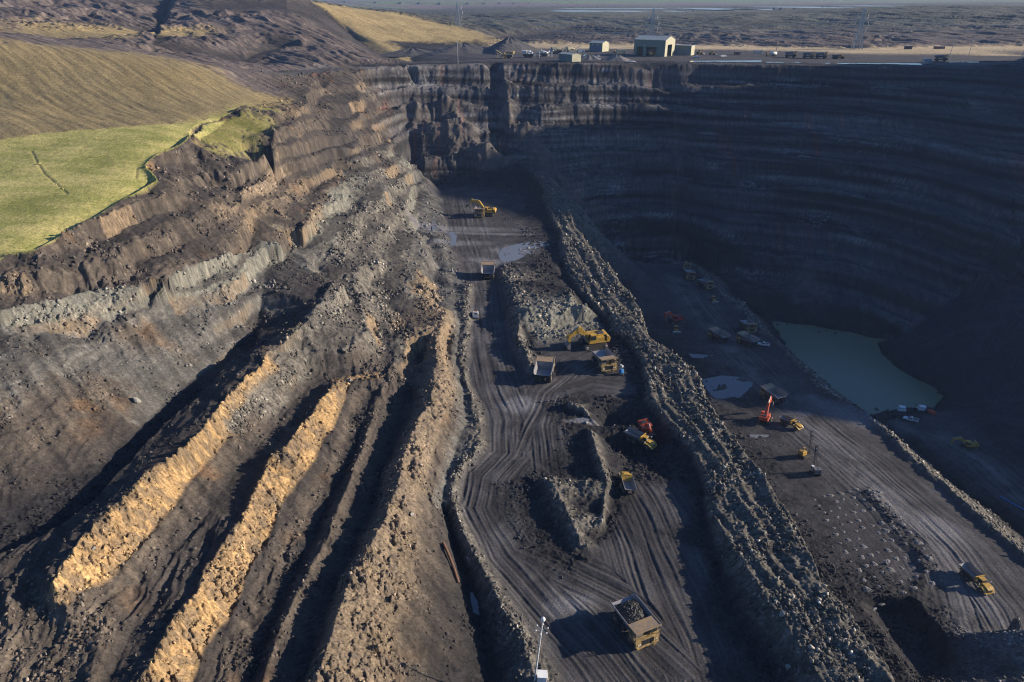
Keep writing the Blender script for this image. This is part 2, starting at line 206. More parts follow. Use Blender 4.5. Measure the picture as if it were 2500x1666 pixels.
('W',[(20.7,459.9,1),(33.4,452.4,-6),(47.8,444.6,-20),(60,436.5,-33),(70.6,430.3,-42),(90.2,433.2,-43),(109,431.3,-43.5),(120.1,414.5,-45),(125.5,393.7,-48),(135.1,375.8,-54),(145.7,368.6,-58)]),
('c',[(145.7,368.6,-58),(152,360,-58),(172.2,354.9,-58),(190,347.4,-58),(203.1,337,-58)]),
('W',[(203.1,337,-58),(212,336,-50),(223.9,338.2,-40),(238,338.4,-27),(249,331.9,-13),(263.7,326,0)]),
('W',[(-66.1,473.4,15),(-54.7,472.4,12.1),(-37,476.1,12.1),(-13.7,478,12.1),(5.5,479.9,12.1),(20.7,480.1,12.5),(33.4,474,6.8),(47.8,467.6,-4.7),(60,460.9,-15.4),(70.6,455.8,-22.7),(90.2,458.2,-23.6),(109,456.7,-24),(120.1,442.8,-25.2),(125.5,425.8,-27.7),(135.1,411.1,-32.6),(145.7,405.2,-35.9),(152,398.1,-35.9),(172.2,394,-35.9),(190,387.8,-35.9),(204.7,379.3,-35.9),(215.3,378.5,-29.3),(228.8,380.3,-21.1),(244.5,380.5,-10.4),(257.1,375.1,1),(273.4,370.3,11.7)]),
('W',[(-72.7,499.9,28.4),(-58.7,499.1,26.3),(-38.8,501.8,26.3),(-13.7,503.2,26.3),(5.5,504.6,26.3),(20.7,504.7,26.6),(33.4,500.3,22.4),(47.8,495.6,14),(60,490.7,6.2),(70.6,487,0.8),(90.2,488.7,0.2),(109,487.6,-0.1),(120.1,477.5,-1),(125.5,465,-2.8),(135.1,454.3,-6.4),(145.7,450,-8.8),(152,444.8,-8.8),(172.2,441.8,-8.8),(190,437.2,-8.8),(206.7,431,-8.8),(219.2,430.4,-4),(234.7,431.7,2),(252.4,431.9,9.8),(267,428,18.2),(285.3,424.4,26)]),
('W',[(-79.3,526.3,41.8),(-62.7,525.9,40.5),(-40.5,527.6,40.5),(-13.7,528.5,40.5),(5.5,529.3,40.5),(20.7,529.4,40.7),(33.4,526.6,38),(47.8,523.6,32.7),(60,520.6,27.8),(70.6,518.2,24.3),(90.2,519.3,24),(109,518.6,23.8),(120.1,512.2,23.2),(125.5,504.3,22.1),(135.1,497.5,19.8),(145.7,494.7,18.3),(152,491.5,18.3),(172.2,489.6,18.3),(190,486.7,18.3),(208.7,482.7,18.3),(223.2,482.3,21.3),(240.6,483.2,25.1),(260.3,483.3,30),(276.9,480.8,35.4),(297.2,478.6,40.3)]),
('W',[(-85.3,550.4,54),(-66.3,550.2,53.4),(-42.1,551,53.4),(-13.7,551.4,53.4),(5.5,551.8,53.4),(20.7,551.9,53.5),(33.4,550.5,52.2),(47.8,549.1,49.7),(60,547.7,47.4),(70.6,546.5,45.7),(90.2,547.1,45.6),(109,546.7,45.5),(120.1,543.7,45.2),(125.5,539.9,44.7),(135.1,536.7,43.6),(145.7,535.4,42.9),(152,533.9,42.9),(172.2,533,42.9),(190,531.6,42.9),(210.5,529.7,42.9),(226.8,529.6,44.3),(246,530,46.1),(267.5,530,48.4),(285.9,528.8,51),(308,527.8,53.3)]),
('c',[(150.6,355.9,-58.2),(170.7,351,-58.2),(188.4,343.6,-58.2),(200.9,332.4,-58.2),(196.9,320.8,-58.2),(197.2,307.7,-58.2),(200,295.8,-58.2),(205.4,285.8,-58.2),(205.3,278.2,-58.2),(195.3,268.3,-58.2),(179.4,269.4,-58.2),(170.2,264.5,-58.2),(162.4,263.8,-58.2),(157.6,269.4,-58.2),(154.2,290.5,-58.2),(146.3,316.2,-58.2),(149.7,353.2,-58.2)]),
('c',[(159.2,350.9,-61),(173.5,345.6,-61),(193.1,333,-61),(193,318.7,-61),(195,297,-61),(197.8,283.2,-61),(184,279.4,-61),(168.4,279.4,-61),(163,299.1,-61),(156.1,324.3,-61)]),
('V',[(200.7,320.3,-54),(219.8,327.6,-46),(236.7,332.2,-35),(252,331,-24),(269.7,323.8,-10)]),
('V',[(200,312,-55),(201.8,303.2,-55),(205.2,290.6,-55),(208.4,278.8,-55),(205.3,268.5,-55)]),
('V',[(210.3,299.9,-44),(214.9,287,-44),(216.7,271.2,-44),(220.3,256.7,-44),(223.8,241.8,-43)]),
('V',[(221.8,298.2,-32),(227.2,284.8,-32),(230.7,268.6,-30)]),
('V',[(233.6,297.9,-20),(239.3,281.7,-18)]),
('V',[(205.6,264.3,-55),(201.9,246.2,-52),(200.2,228.3,-50),(198.3,212,-48),(197.6,194.8,-46)]),
('c',[(193.9,264,-57),(180.9,260.5,-57),(168.2,257.2,-57),(162.9,253.8,-57)]),
('k',[(193.2,259.7,-56.5),(194.8,247.6,-55),(195.4,229.7,-53),(195.4,210.8,-51),(194.9,189.5,-49)]),
('k',[(165.2,251.5,-56.5),(170.6,235.4,-55),(174.1,213.5,-53),(174.6,195.3,-51),(174.8,181.1,-49),(175.4,163.5,-47)]),
('c',[(162.1,255.4,-58),(164.7,238.9,-58.5),(167.2,216.1,-57),(170.2,193.3,-55),(173.1,176.5,-53),(173.6,159.6,-50)]),
('m',[(117,419.3,-42.6),(121.3,361.6,-41.7),(127.4,328.2,-41),(129.8,288.2,-38.7),(128.1,249.2,-35.2),(133.2,229.7,-33.2),(136.6,205.4,-30.4),(135.1,187.5,-28.1),(135.5,171.8,-26),(134,149.1,-22.4),(133.3,133.6,-20.3),(134.4,118.2,-19.1)]),
('k',[(112.7,416.2,-43.7),(117.6,359.4,-42.8),(124,326.5,-42.2),(126.6,286.5,-39.6),(125.4,247.9,-36.1),(130.7,228.7,-34.1),(134.4,204.6,-31.3),(133.1,186.9,-29),(133.7,171.3,-26.9),(132.5,148.8,-23.3),(132.2,133.5,-21.4),(133.4,118.3,-20.2)]),
('c',[(123.1,432.3,-45),(133,382.9,-49),(148.5,368.7,-57),(146.8,317.8,-57.6),(154.2,291.9,-57.6),(157.4,270.6,-57.6)]),
('k',[(83.1,422.6,-43.8),(85.4,378.2,-43.1),(91.8,340.9,-42.4),(103.9,319.2,-42),(109.5,277.3,-38.8),(110.1,242.7,-35.6),(111.6,213.7,-32.4),(113.9,186.4,-28.9),(114.3,161.4,-25.4),(115.2,140.5,-21.9),(116.3,126.4,-20.9),(113.8,107.8,-19.2)]),
('k',[(103.1,168.8,-26.7),(104.1,148.7,-23.5),(105.3,134.3,-21.8),(105.6,123.8,-21)]),
('c',[(108.8,167.8,-25.9),(108,152,-23.5),(107.5,136.7,-21.2),(104.3,124.5,-20.3)]),
('c',[(85,119.1,-20),(88.9,121,-20.2),(97.2,121.5,-20.2),(98.8,119.1,-20),(99.1,111.2,-19.3),(97.3,102.9,-18.5),(94.8,97.4,-17.9)]),
('c',[(90,120.2,-24.1),(96.5,120.2,-24.1),(96.4,111.2,-23.2),(95.5,101.8,-22.3),(91,101.8,-22.3),(89,109.9,-23.1)]),
('c',[(84.6,116.3,-19.7),(84,107.5,-18.8),(83.6,98.4,-17.9),(83.6,92.2,-17.2)]),
('k',[(116.5,123.5,-20.7),(112.9,107.8,-19.2),(111.4,94.5,-17.9)]),
('m',[(113.6,110.1,-14),(111.8,101.8,-12),(110.4,92.3,-10)]),
('c',[(15.7,457.1,0),(18.4,384.5,0),(21.6,329.2,0),(23.6,281.3,0),(28.7,252.5,0),(36.5,232,0),(41.9,214.2,0),(40.9,198.4,0),(39.5,176.6,0),(42.5,165.1,0),(46.1,152.1,0),(47.3,140.8,0),(45.3,127.6,0),(43.6,116,0),(44.4,104,0),(45.1,91.8,0),(47.2,82.4,0),(48.4,76.6,0)]),
('m',[(18.3,455.4,2.6),(21.9,375.7,2.5),(24.6,322.1,2.4),(26.7,275.5,2.3),(31.1,251.2,2.2),(38.4,232,2.1),(43.4,213.2,2.1),(43.1,195.3,2.2),(41.9,177.3,2.2),(44.6,164.9,2.2),(48.6,151.8,2.3),(48.1,138.3,2.5),(46.6,125.5,2.9),(47.2,114.1,3.4),(48.3,107.1,4),(49.5,98,4.6),(51.1,91.3,5),(52.1,83.2,5.5),(52.6,78.1,5.8),(53,72.3,6.1)]),
('m',[(24.3,450,3.3),(33,356.8,3.4),(38,311.4,3.5),(43.4,278.1,3.6),(47.2,249.1,3.6),(49.3,224.9,3.5),(52.3,210.3,3.6),(55.6,198.3,3.6),(57.7,182.5,3.6),(58.2,167.4,3.7),(61.2,154.6,3.8),(61.7,145.8,4),(62.3,136.9,4.2),(63.3,126.1,4.6),(63.2,118.6,5),(62.6,107.4,5.5),(62.2,99.1,5.9),(63.5,93.6,6.3),(63.7,87,6.6),(64.8,82.1,6.8),(64.2,77.2,7),(63.7,71.6,7.1)]),
('c',[(45.7,357.8,-36.3),(52.2,312.4,-40.9),(57.3,279.1,-40.1),(60.4,250.1,-37.6),(61.7,225.9,-35.4),(64.2,211.3,-33.6),(67.1,199.3,-32.2),(68.5,183.5,-30.3),(68.3,168.4,-28),(70.7,155.6,-25.9),(70.8,146.8,-24.5),(71.1,137.9,-23.1),(71.7,127.1,-21.4),(71.3,119.6,-20.3),(70.4,108.4,-18.9),(70,100.1,-18.6),(71.4,94.6,-18.3),(71.6,88,-18.1),(72.7,83.1,-17.9),(72.1,78.2,-17.7),(71.6,72.6,-17.5)]),
('c',[(1.5,294.1,2),(9.4,296.8,2),(20.3,290.1,2.5)]),
('c',[(3.4,265.2,4.5),(11.9,263.9,5),(22.6,259.4,5)]),
('p',[(3.9,237.1,6.5),(7.7,234.5,6.5),(15.4,236,6.5),(23.3,238.3,6.5),(27.6,237.1,6.5)]),
('p',[(4.7,221.7,0.8),(12,225.1,0.8),(21,230.6,0.7),(29.5,235.1,0.6)]),
('m',[(-2.6,291.5,1),(-0.7,264.3,3),(0.9,241.8,3.6),(2.7,222.5,3.2),(4.5,207.2,2.8),(6.3,199.9,2),(7.2,197,0.8)]),
('k',[(-6.5,302.3,0),(-6.3,271.7,0),(-4.5,246,0),(-1.8,220.7,0),(0.8,202.1,0),(4.6,192.4,0),(8.5,189.7,0)]),
('c',[(10.8,197.5,0.2),(8.9,212.2,0.2),(6.6,222.9,0.2)]),
('k',[(-14.7,402,0),(-15.3,353.2,0),(-9.6,302.3,0),(-10.2,262.7,0),(-8.4,231,0),(-4.1,199.3,0),(2.5,173.9,0)]),
('m',[(9.2,137.5,2.2),(10.7,131.9,2.5),(12.3,126.2,2.5),(14.1,121.4,2.2),(15.5,118.1,1.3)]),
('c',[(3.7,140.6,0.1),(5.4,136.5,0.1),(7.8,127.4,0.1),(10.1,120,0.1),(13.6,113.8,0.1),(18,112.5,0.1)]),
('m',[(14.7,135.4,1.8),(19.4,136,2),(23.3,134.8,1.8)]),
('c',[(15.7,128.6,0.9),(21,127.7,1)]),
('m',[(22.4,127.8,2.2),(22.3,123.5,1.5)]),
('c',[(10.6,142.1,0.2),(15.9,142.2,0.4),(20,141.3,0.8)]),
('m',[(21.8,159.8,2.4),(22.5,150.9,2.9),(23.1,141.8,3),(23.6,136.3,2.8)]),
('c',[(20.5,163.6,0.3),(20.5,154.6,0.3),(20.6,145.4,0.3),(21,141.1,0.3)]),
('c',[(24.7,166,-0.6),(25.6,156.8,-0.6),(26.2,146.6,-0.6),(26.1,138.9,-0.6),(24.6,131.8,-0.6),(22.6,121.8,-0.6),(19.7,119.1,-0.6)]),
('m',[(17.1,173.8,2.2),(20.1,172.6,2.2),(21.8,171.3,1.6)]),
('c',[(15.6,177,0.2),(16.5,173.5,0.2),(20.6,170.8,0.2),(23.8,172.4,0.2)]),
('c',[(25,177.7,-0.2),(37.3,176.5,-0.2),(38.9,171.6,0)]),
('c',[(25.5,165.8,-0.5),(31.8,164.6,-0.5),(41.2,164.3,-0.3)]),
('c',[(28,169.1,-5),(33.9,168.2,-5),(41.4,163.7,-4),(44.9,158,-3.5)]),
('c',[(28.9,158.1,-5),(35.4,155.5,-4.5),(41.5,152.3,-3.5)]),
('c',[(28.3,146.7,-2),(34.3,144.3,-1.5),(41.7,143.6,-1)]),
('k',[(11.6,214.2,0),(20.9,205,0),(31.2,197.8,0),(36.4,187.2,0)]),
('k',[(12.2,183.4,0),(19.6,188.4,0)]),
('k',[(1.8,169.4,0),(4.9,160.9,0),(6.1,151.2,0),(2.7,144,0)]),
('k',[(16.9,111.1,-0.2),(26.3,120,-0.2),(34.2,126.9,-0.2),(42,131.4,-0.2)]),
('k',[(20.8,99.7,0),(29.9,104,0),(38.6,108.5,0)]),
('k',[(14.1,99.7,0),(19.2,88.1,0),(25.3,79.7,0)]),
('k',[(26.9,88.1,0),(38.6,91.8,0)]),
('k',[(31.6,134.8,-0.5),(40.1,136.4,-0.5)]),
('V',[(300,190,-20),(320,240,5),(345,320,20),(372,420,42),(392,500,58),(400,560,66)]),
('V',[(420,100,20),(450,200,55),(470,290,95),(480,400,125),(480,500,145),(480,570,135)]),
('V',[(660,100,40),(670,200,112),(680,275,172),(680,340,198),(680,430,238),(680,500,264),(680,570,266),(680,615,190),(680,645,100),(680,690,72)]),
('V',[(1100,100,60),(1100,300,160),(1100,500,200),(1100,640,100),(1100,700,80)]),
('V',[(430,600,70),(480,612,70),(560,625,75)]),
('k',[(470,660,65),(640,780,66),(900,900,66)]),
('b',[(-110,30,35),(-60,30,22),(-20,30,8),(20,30,0),(60,30,0),(100,30,-10),(160,30,-18),(260,30,-18),(400,30,0),(900,30,40)]),
('b',[(-400,30,45),(-400,120,46),(-420,250,55),(-460,400,75),(-520,560,95),(-700,800,115),(-900,900,115)]),
('H',[(-1500,30,60),(-1500,900,110),(-1800,2000,110),(-3000,4500,110),(1800,1100,105),(2500,2500,105),(3600,4500,110),(1500,30,80)]),
('F',[(-9000,13000,150),(-3000,13000,150),(0,13000,150),(2300,13000,125),(3600,13000,100),(4500,13000,130),(9000,13000,160)]),
('F',[(-1500,2600,104),(-600,2600,100)]),
]
TRACKS = [
 ([(-30.6, 421.0), (-21.9, 353.2), (-13.0, 291.5), (-9.7, 246.0), (-7.2, 214.2), (-3.3, 188.4), (1.2, 167.2), (0.6, 151.2), (-5.2, 140.6), (-5.9, 129.6), (0.0, 114.6), (9.2, 100.8), (17.7, 88.1), (22.4, 79.7)],7),
 ([(0.0, 149.4), (4.7, 165.1), (10.2, 183.4), (20.5, 199.3), (32.8, 211.1)],6),
 ([(8.8, 149.4), (8.3, 165.1), (12.8, 183.4), (25.1, 191.1), (37.9, 188.4)],6),
 ([(27.7, 151.2), (31.4, 128.1), (33.3, 108.5), (35.4, 91.8), (35.8, 81.3)],9),
 ([(0.0, 114.6), (13.0, 106.2), (25.4, 97.6), (33.7, 84.6)],6),
 ([(100.6, 392.1), (103.9, 319.2), (107.5, 255.0), (109.9, 217.1), (113.9, 186.4), (115.5, 159.1), (115.5, 137.2), (113.0, 118.0), (107.5, 98.7)],8),
 ([(108.9, 207.2), (114.3, 168.4), (115.3, 146.3), (114.0, 129.4), (104.6, 107.8), (96.5, 92.5)],6),
 ([(169.3, 249.1), (180.2, 237.6), (185.2, 218.7), (183.6, 193.5)],6)]
TALUS = [
 ([(-47.3, 521.6, 50.0), (-28.1, 487.4, 38.0), (-9.6, 470.4, 26.0), (5.5, 465.0, 13.0)],8,10),
 ([(7.4, 498.0, 46.0), (21.9, 474.2, 36.0), (35.7, 452.0, 28.0), (53.4, 450.1, 14.0)],6,9),
 ([(-14.8, 576.1, 62.0), (-11.6, 509.7, 50.0), (-7.8, 480.6, 35.0)],-7,5),
 ([(-4.6, 549.7, 57.0), (-2.9, 514.9, 48.0)],5,6),
 ([(-69.2, 511.3, 58.0), (-54.0, 498.0, 46.0), (-39.4, 487.0, 34.0)],5,9),
 ([(100.9, 581.9, 60.0), (125.0, 540.8, 55.0), (119.4, 485.2, 45.0)],-4,14),
 ([(16.3, 451.4, 3.0), (30.1, 413.3, 2.0), (41.5, 398.5, -4.0)],5,8),
 ([(123.3, 399.7, 8.0), (131.4, 385.3, -10.0), (137.2, 371.0, -30.0)],3,9),
 ([(177.9, 383.7, 5.0), (175.4, 356.6, -15.0), (178.8, 350.8, -32.0)],3,10),
 ([(-70.4, 487.0, 34.0), (-65.0, 459.7, 20.0)],-3,5),
]
DUST = [
 (-32.8,353.2,6,40,1.5),
 (-27.8,329.2,5,22,1.6),
 (2.0,319.8,16,9,0.1),
 (-9.6,302.3,5,16,1.2),
 (1.9,176.2,7,6,0),
 (-19.4,346.0,2.5,40,1.5),
 (130.2,224.0,12,22,0.8),
 (112.7,224.0,5,3,0),
 (118.8,148.3,8,12,0.6),
 (12.5,100.2,7,4,0.2),
 (20.3,167.2,6,1.5,0),
]
RIDGE = [(20.5, 438.8, 6.0), (26.7, 355.7, 6.0), (30.5, 307.7, 6.0), (33.9, 268.8, 6.0), (37.9, 242.2, 6.0), (42.6, 221.8, 6.0), (47.0, 205.5, 6.0), (48.3, 191.1, 6.0), (48.4, 173.4, 6.0), (50.3, 161.2, 6.0), (53.2, 148.4, 6.0), (53.5, 137.8, 6.0), (53.0, 127.6, 6.0), (54.0, 117.1, 6.0), (54.2, 108.3, 6.0), (55.2, 100.4, 6.0), (56.5, 92.3, 6.0), (57.2, 84.6, 6.0), (58.6, 77.9, 6.0), (58.8, 72.4, 6.0)]
STAINS = [
 ([(121.2, 531.0, 56.0), (110.8, 451.9, 42.0), (108.7, 433.8, 35.0)],5,(0.035, 0.018, 0.01)),
 ([(109.7, 417.6, 16.0), (118.2, 401.8, 5.0)],4,(0.05, 0.03, 0.02)),
 ([(120.3, 413.5, 12.0), (119.8, 378.9, -8.0), (139.3, 370.1, -45.0)],5,(0.04, 0.024, 0.016)),
 ([(166.9, 368.3, 0.0), (167.3, 351.8, -18.0), (177.3, 357.8, -50.0)],4,(0.028, 0.028, 0.03)),
 ([(210.7, 390.4, 8.0), (202.6, 365.1, -18.0)],5,(0.022, 0.022, 0.026)),
 ([(46.6, 474.2, 36.0), (48.2, 431.5, 28.0)],5,(0.03, 0.025, 0.02)),
 ([(154.8, 461.4, 38.0), (150.2, 426.5, 14.0)],3,(0.03, 0.015, 0.012)),
 ([(124.3, 370.5, -40.0), (129.8, 357.4, -55.0)],3,(0.06, 0.06, 0.07)),
]
DITCHES = [
 [(-184.9, 267.7), (-174.5, 253.8), (-163.8, 240.2), (-145.9, 221.9)],
 [(-137.0, 251.4), (-132.2, 240.2)],
]
PL = dict(truck_loaded=(23.6, 94.2), truck_mid=(10.4, 193.2), truck_front=(30.5, 200.9), truck_far=(-10.7, 283.3), truck_end=(-18.1, 378.7), adt_rear=(29.0, 138.5), adt_pit=(36.1, 159.9), exc_yellow=(28.6, 215.9), shovel_end=(-14.0, 380.1), pickup_road=(-14.2, 241.3), light_tower=(35.9, 195.4), exc_pit=(39.1, 165.6), mast=(4.0, 81.6), pipe=(-15.1, 114.1), exc_lo=(85.5, 325.5), dozer_lo=(83.3, 312.3), t_a=(109.0, 393.6), e_a=(110.9, 408.4), t_b=(113.9, 376.9), dozer=(113.5, 354.5), t_c=(101.9, 301.4), t_d=(114.2, 295.7), t_e=(120.0, 315.2), pick_lo=(121.6, 294.6), t_f=(105.5, 235.8), exc_red=(96.1, 218.4), adt_lo=(104.0, 213.7), drill_a=(100.2, 191.4), drill_b=(98.9, 179.7), adt_right=(115.8, 125.8), pump_a=(177.8, 264.7), pump_b=(187.0, 264.7), pump_red=(188.3, 259.2), truck_white=(175.9, 253.8), exc_right=(186.0, 229.5), shed_big=(133.0, 644.0), shed_left=(86.0, 706.1), shed_low=(159.3, 658.5), shed_rim=(47.5, 583.7), park_a=(239.3, 634.6), park_b=(251.0, 625.6), park_c=(261.8, 625.6), park_adt=(274.5, 621.1), tanker=(227.6, 648.7), lone=(344.3, 591.6), pole_a=(260.2, 729.4), pole_b=(292.1, 754.4), pole_c=(360.6, 608.1), pole_d=(410.3, 663.5), pole_e=(411.8, 595.7), pole_f=(532.7, 781.0), pole_g=(377.3, 748.0), pole_left=(-41.8, 568.4), pole_l2=(-17.3, 694.9), box_dark=(392.8, 735.5), box_red=(427.1, 741.7), cabin=(320.8, 568.4), loader=(123.1, 648.7), loader2=(128.7, 653.6), yellow_a=(97.4, 689.5), plant_a=(-3.5, 625.6), plant_b=(14.1, 634.6), plant_c=(41.7, 684.1), plant_d=(55.0, 684.1), van=(96.5, 591.6), y1=(171.0, 673.7), y2=(179.6, 663.5), y3=(193.8, 678.9), heap=(-1.9, 700.5), heap2=(-44.1, 634.6), skip=(25.2, 648.7), heap3=(85.2, 639.3), heap4=(100.8, 625.6), plant_e=(28.8, 648.7), park_f=(122.4, 658.5), YA=(64.7, 694.9), YB=(100.1, 678.9), YC=(40.2, 711.8), YD_=(203.9, 668.5), YE=(225.7, 678.9), pk_a=(157.5, 630.1), pk_b=(182.8, 639.3), pk_c=(74.0, 634.6))
HOSE = [(176.0, 195.0), (177.5, 190.6), (178.9, 186.3), (180.7, 180.5)]
HOLES = [(92.4, 164.8),(-0.39,-3.76),(2.99,1.00),(95,170)]
POND = [(148.0, 375.7), (168.5, 358.3), (194.5, 352.8), (212.6, 342.1), (204.7, 317.7), (213.2, 283.9), (204.4, 265.5), (193.1, 262.1), (175.5, 260.4), (157.8, 262.1), (151.2, 272.7), (150.8, 295.9), (143.4, 327.1)]
PUDDLES = [
 ([(81.7, 255.7), (91.0, 259.3), (97.8, 258.2), (103.0, 253.2), (100.1, 245.4), (94.0, 239.8), (81.9, 238.5), (81.2, 245.4)], -36.2, 0.5),
 ([(83.1, 285.6), (95.2, 283.9), (93.4, 280.6), (84.1, 281.5)], -39.28, 0.4),
 ([(86.7, 207.8), (95.6, 207.6), (94.0, 205.2), (86.3, 205.5)], -31.52, 0.3),
 ([(-5.1, 322.3), (8.3, 332.5), (19.2, 333.8), (18.6, 322.3), (9.9, 315.0), (0.0, 302.3), (-4.2, 299.5), (-6.9, 310.8)], 0, 0.35),
 ([(-34.2, 348.9), (-28.8, 346.0), (-27.8, 319.8), (-31.3, 318.6)], 0, 0.3),
 ([(-47.2, 385.2), (-44.8, 385.2), (-39.9, 350.0), (-41.7, 345.7)], 1, 0.5),
 ([(-8.8, 105.2), (-7.3, 104.9), (-6.6, 99.1), (-8.4, 100.1)], -1.6, 0.4),
 ([(18.3, 169.4), (22.9, 169.4), (22.4, 167.2), (18.1, 166.8)], 0, 0.3),
 ([(133.5, 599.8), (205.0, 603.9), (199.6, 587.6), (130.5, 585.7)], 65.05, 0.25),
 ([(204.2, 591.6), (252.0, 579.8), (248.0, 570.3), (200.3, 579.8)], 65.05, 0.25),
 ([(254.4, 577.9), (322.6, 576.0), (314.0, 562.9), (249.6, 566.6)], 65.05, 0.25),
 ([(348.1, 589.6), (378.4, 593.6), (372.3, 583.7), (342.5, 579.8)], 65.05, 0.25),
 ([(64.5, 668.5), (81.5, 668.5), (75.3, 639.3), (64.3, 608.1), (58.6, 612.4)], 65.05, 0.25),
]
LAGOONS = [
 (134,1500,60,90),
 (192,1820,80,80),
 (222,1520,45,80),
 (320,1850,90,80),
 (332,1520,30,60),
 (449,1850,60,60),
 (445,1600,70,110),
 (522,1560,90,70),
 (671,1800,110,90),
 (669,1550,100,80),
 (817,1700,90,90),
]
BOULDERS = [
 (49.5,83.3,1,'pale boulder in the dark strip at the foot of the ridge, nearest the camera'),
 (38.4,274.9,1.9,'large pale block on the far part of the rubble ridge'),
 (37.7,240.1,1.6,'rounded boulder on the ridge above the big yellow excavator'),
 (46.5,194.8,1.4,'big grey block on the ridge right of the truck facing the camera'),
 (51.4,92.8,0.9,'dark boulder low on the left side of the ridge'),
 (51.3,96.0,0.7,'smaller dark boulder just above another on the ridge side'),
 (-48.2,176.4,1.2,'pale angular block among the scree left of the pit road'),
 (-95.4,148.3,1.6,'upright pale block on the scree slope below the grey cliff'),
 (-22.0,117.2,0.8,'square block on the crest of the first sandstone slope'),
 (-72.2,89.3,0.8,'white boulder at the foot of the farthest left sandstone face'),
]
# ------------------------------------------------------------------ triangulate the break lines
pts, edges, zz, mm = [], [], [], []
wob = []
for mat, ps in LINES:
    q = [ps[0]]
    for a, b in zip(ps[:-1], ps[1:]):
        l = math.hypot(b[0] - a[0], b[1] - a[1]); yy = (a[1] + b[1]) / 2
        n = 1 if yy > 620 or yy < 40 else min(24, max(1, int(l / max(2.6, yy / 50))))
        q += [tuple(a[i] + (b[i] - a[i]) * k / n for i in range(3)) for k in range(1, n + 1)]
    n0 = len(pts)
    for p in q:
        pts.append([p[0], p[1]]); zz.append(p[2]); mm.append(MATS.index(mat))
    edges += [(n0 + i, n0 + i + 1) for i in range(len(q) - 1)]
# weathered edges: every break line wanders a little, neighbours together
pa = np.array(pts, np.float64); amp = np.where((pa[:, 1] > 40) & (pa[:, 1] < 600), np.clip(pa[:, 1] / 150, .7, 2.2), 0); kx, ky = pa[:, 0], pa[:, 1]
wx = .95 * perlin(kx / 9, ky / 11, 301) + .45 * perlin(kx / 3.6, ky / 4.2, 303) + 1.4 * perlin(kx / 30, ky / 34, 305)
wy = .95 * perlin(kx / 9, ky / 11, 311) + .45 * perlin(kx / 3.6, ky / 4.2, 313)
pa[:, 0] += amp * wx; pa[:, 1] += amp * wy
zz = list(np.array(zz) + np.where(amp > 0, .35 * perlin(kx / 7, ky / 7, 317), 0))
pts = [Vector(p) for p in pa]
ov, oe, of, origv, orige, origf = delaunay_2d_cdt(pts, edges, [], 0, 1e-3)
NM = len(MATS)
PX = np.array([(v.x, v.y) for v in ov]); PZ = np.zeros(len(ov)); PM = np.zeros((len(ov), NM))
src_xy = np.array([(v.x, v.y) for v in pts]); src_z = np.array(zz); src_m = np.array(mm)
ncross = 0
for i, o in enumerate(origv):
    if o:
        PZ[i] = np.mean([src_z[k] for k in o])
        for k in o: PM[i, src_m[k]] += 1.0 / len(o)
    else:                                   # two break lines cross: take the nearer line's height
        ncross += 1
        best = None
        for (a, b) in edges:
            A, B = src_xy[a], src_xy[b]; AB = B - A; t = min(1, max(0, float(np.dot(PX[i] - A, AB) / (np.dot(AB, AB) + 1e-9))))
            d = float(np.hypot(*(PX[i] - A - AB * t)))
            if best is None or d < best[0]: best = (d, src_z[a] + t * (src_z[b] - src_z[a]), a)
        PZ[i] = best[1]; PM[i, src_m[best[2]]] = 1
        if DEBUG: print('cross', np.round(PX[i], 1), np.round(pix((PX[i][0], PX[i][1], PZ[i]))))
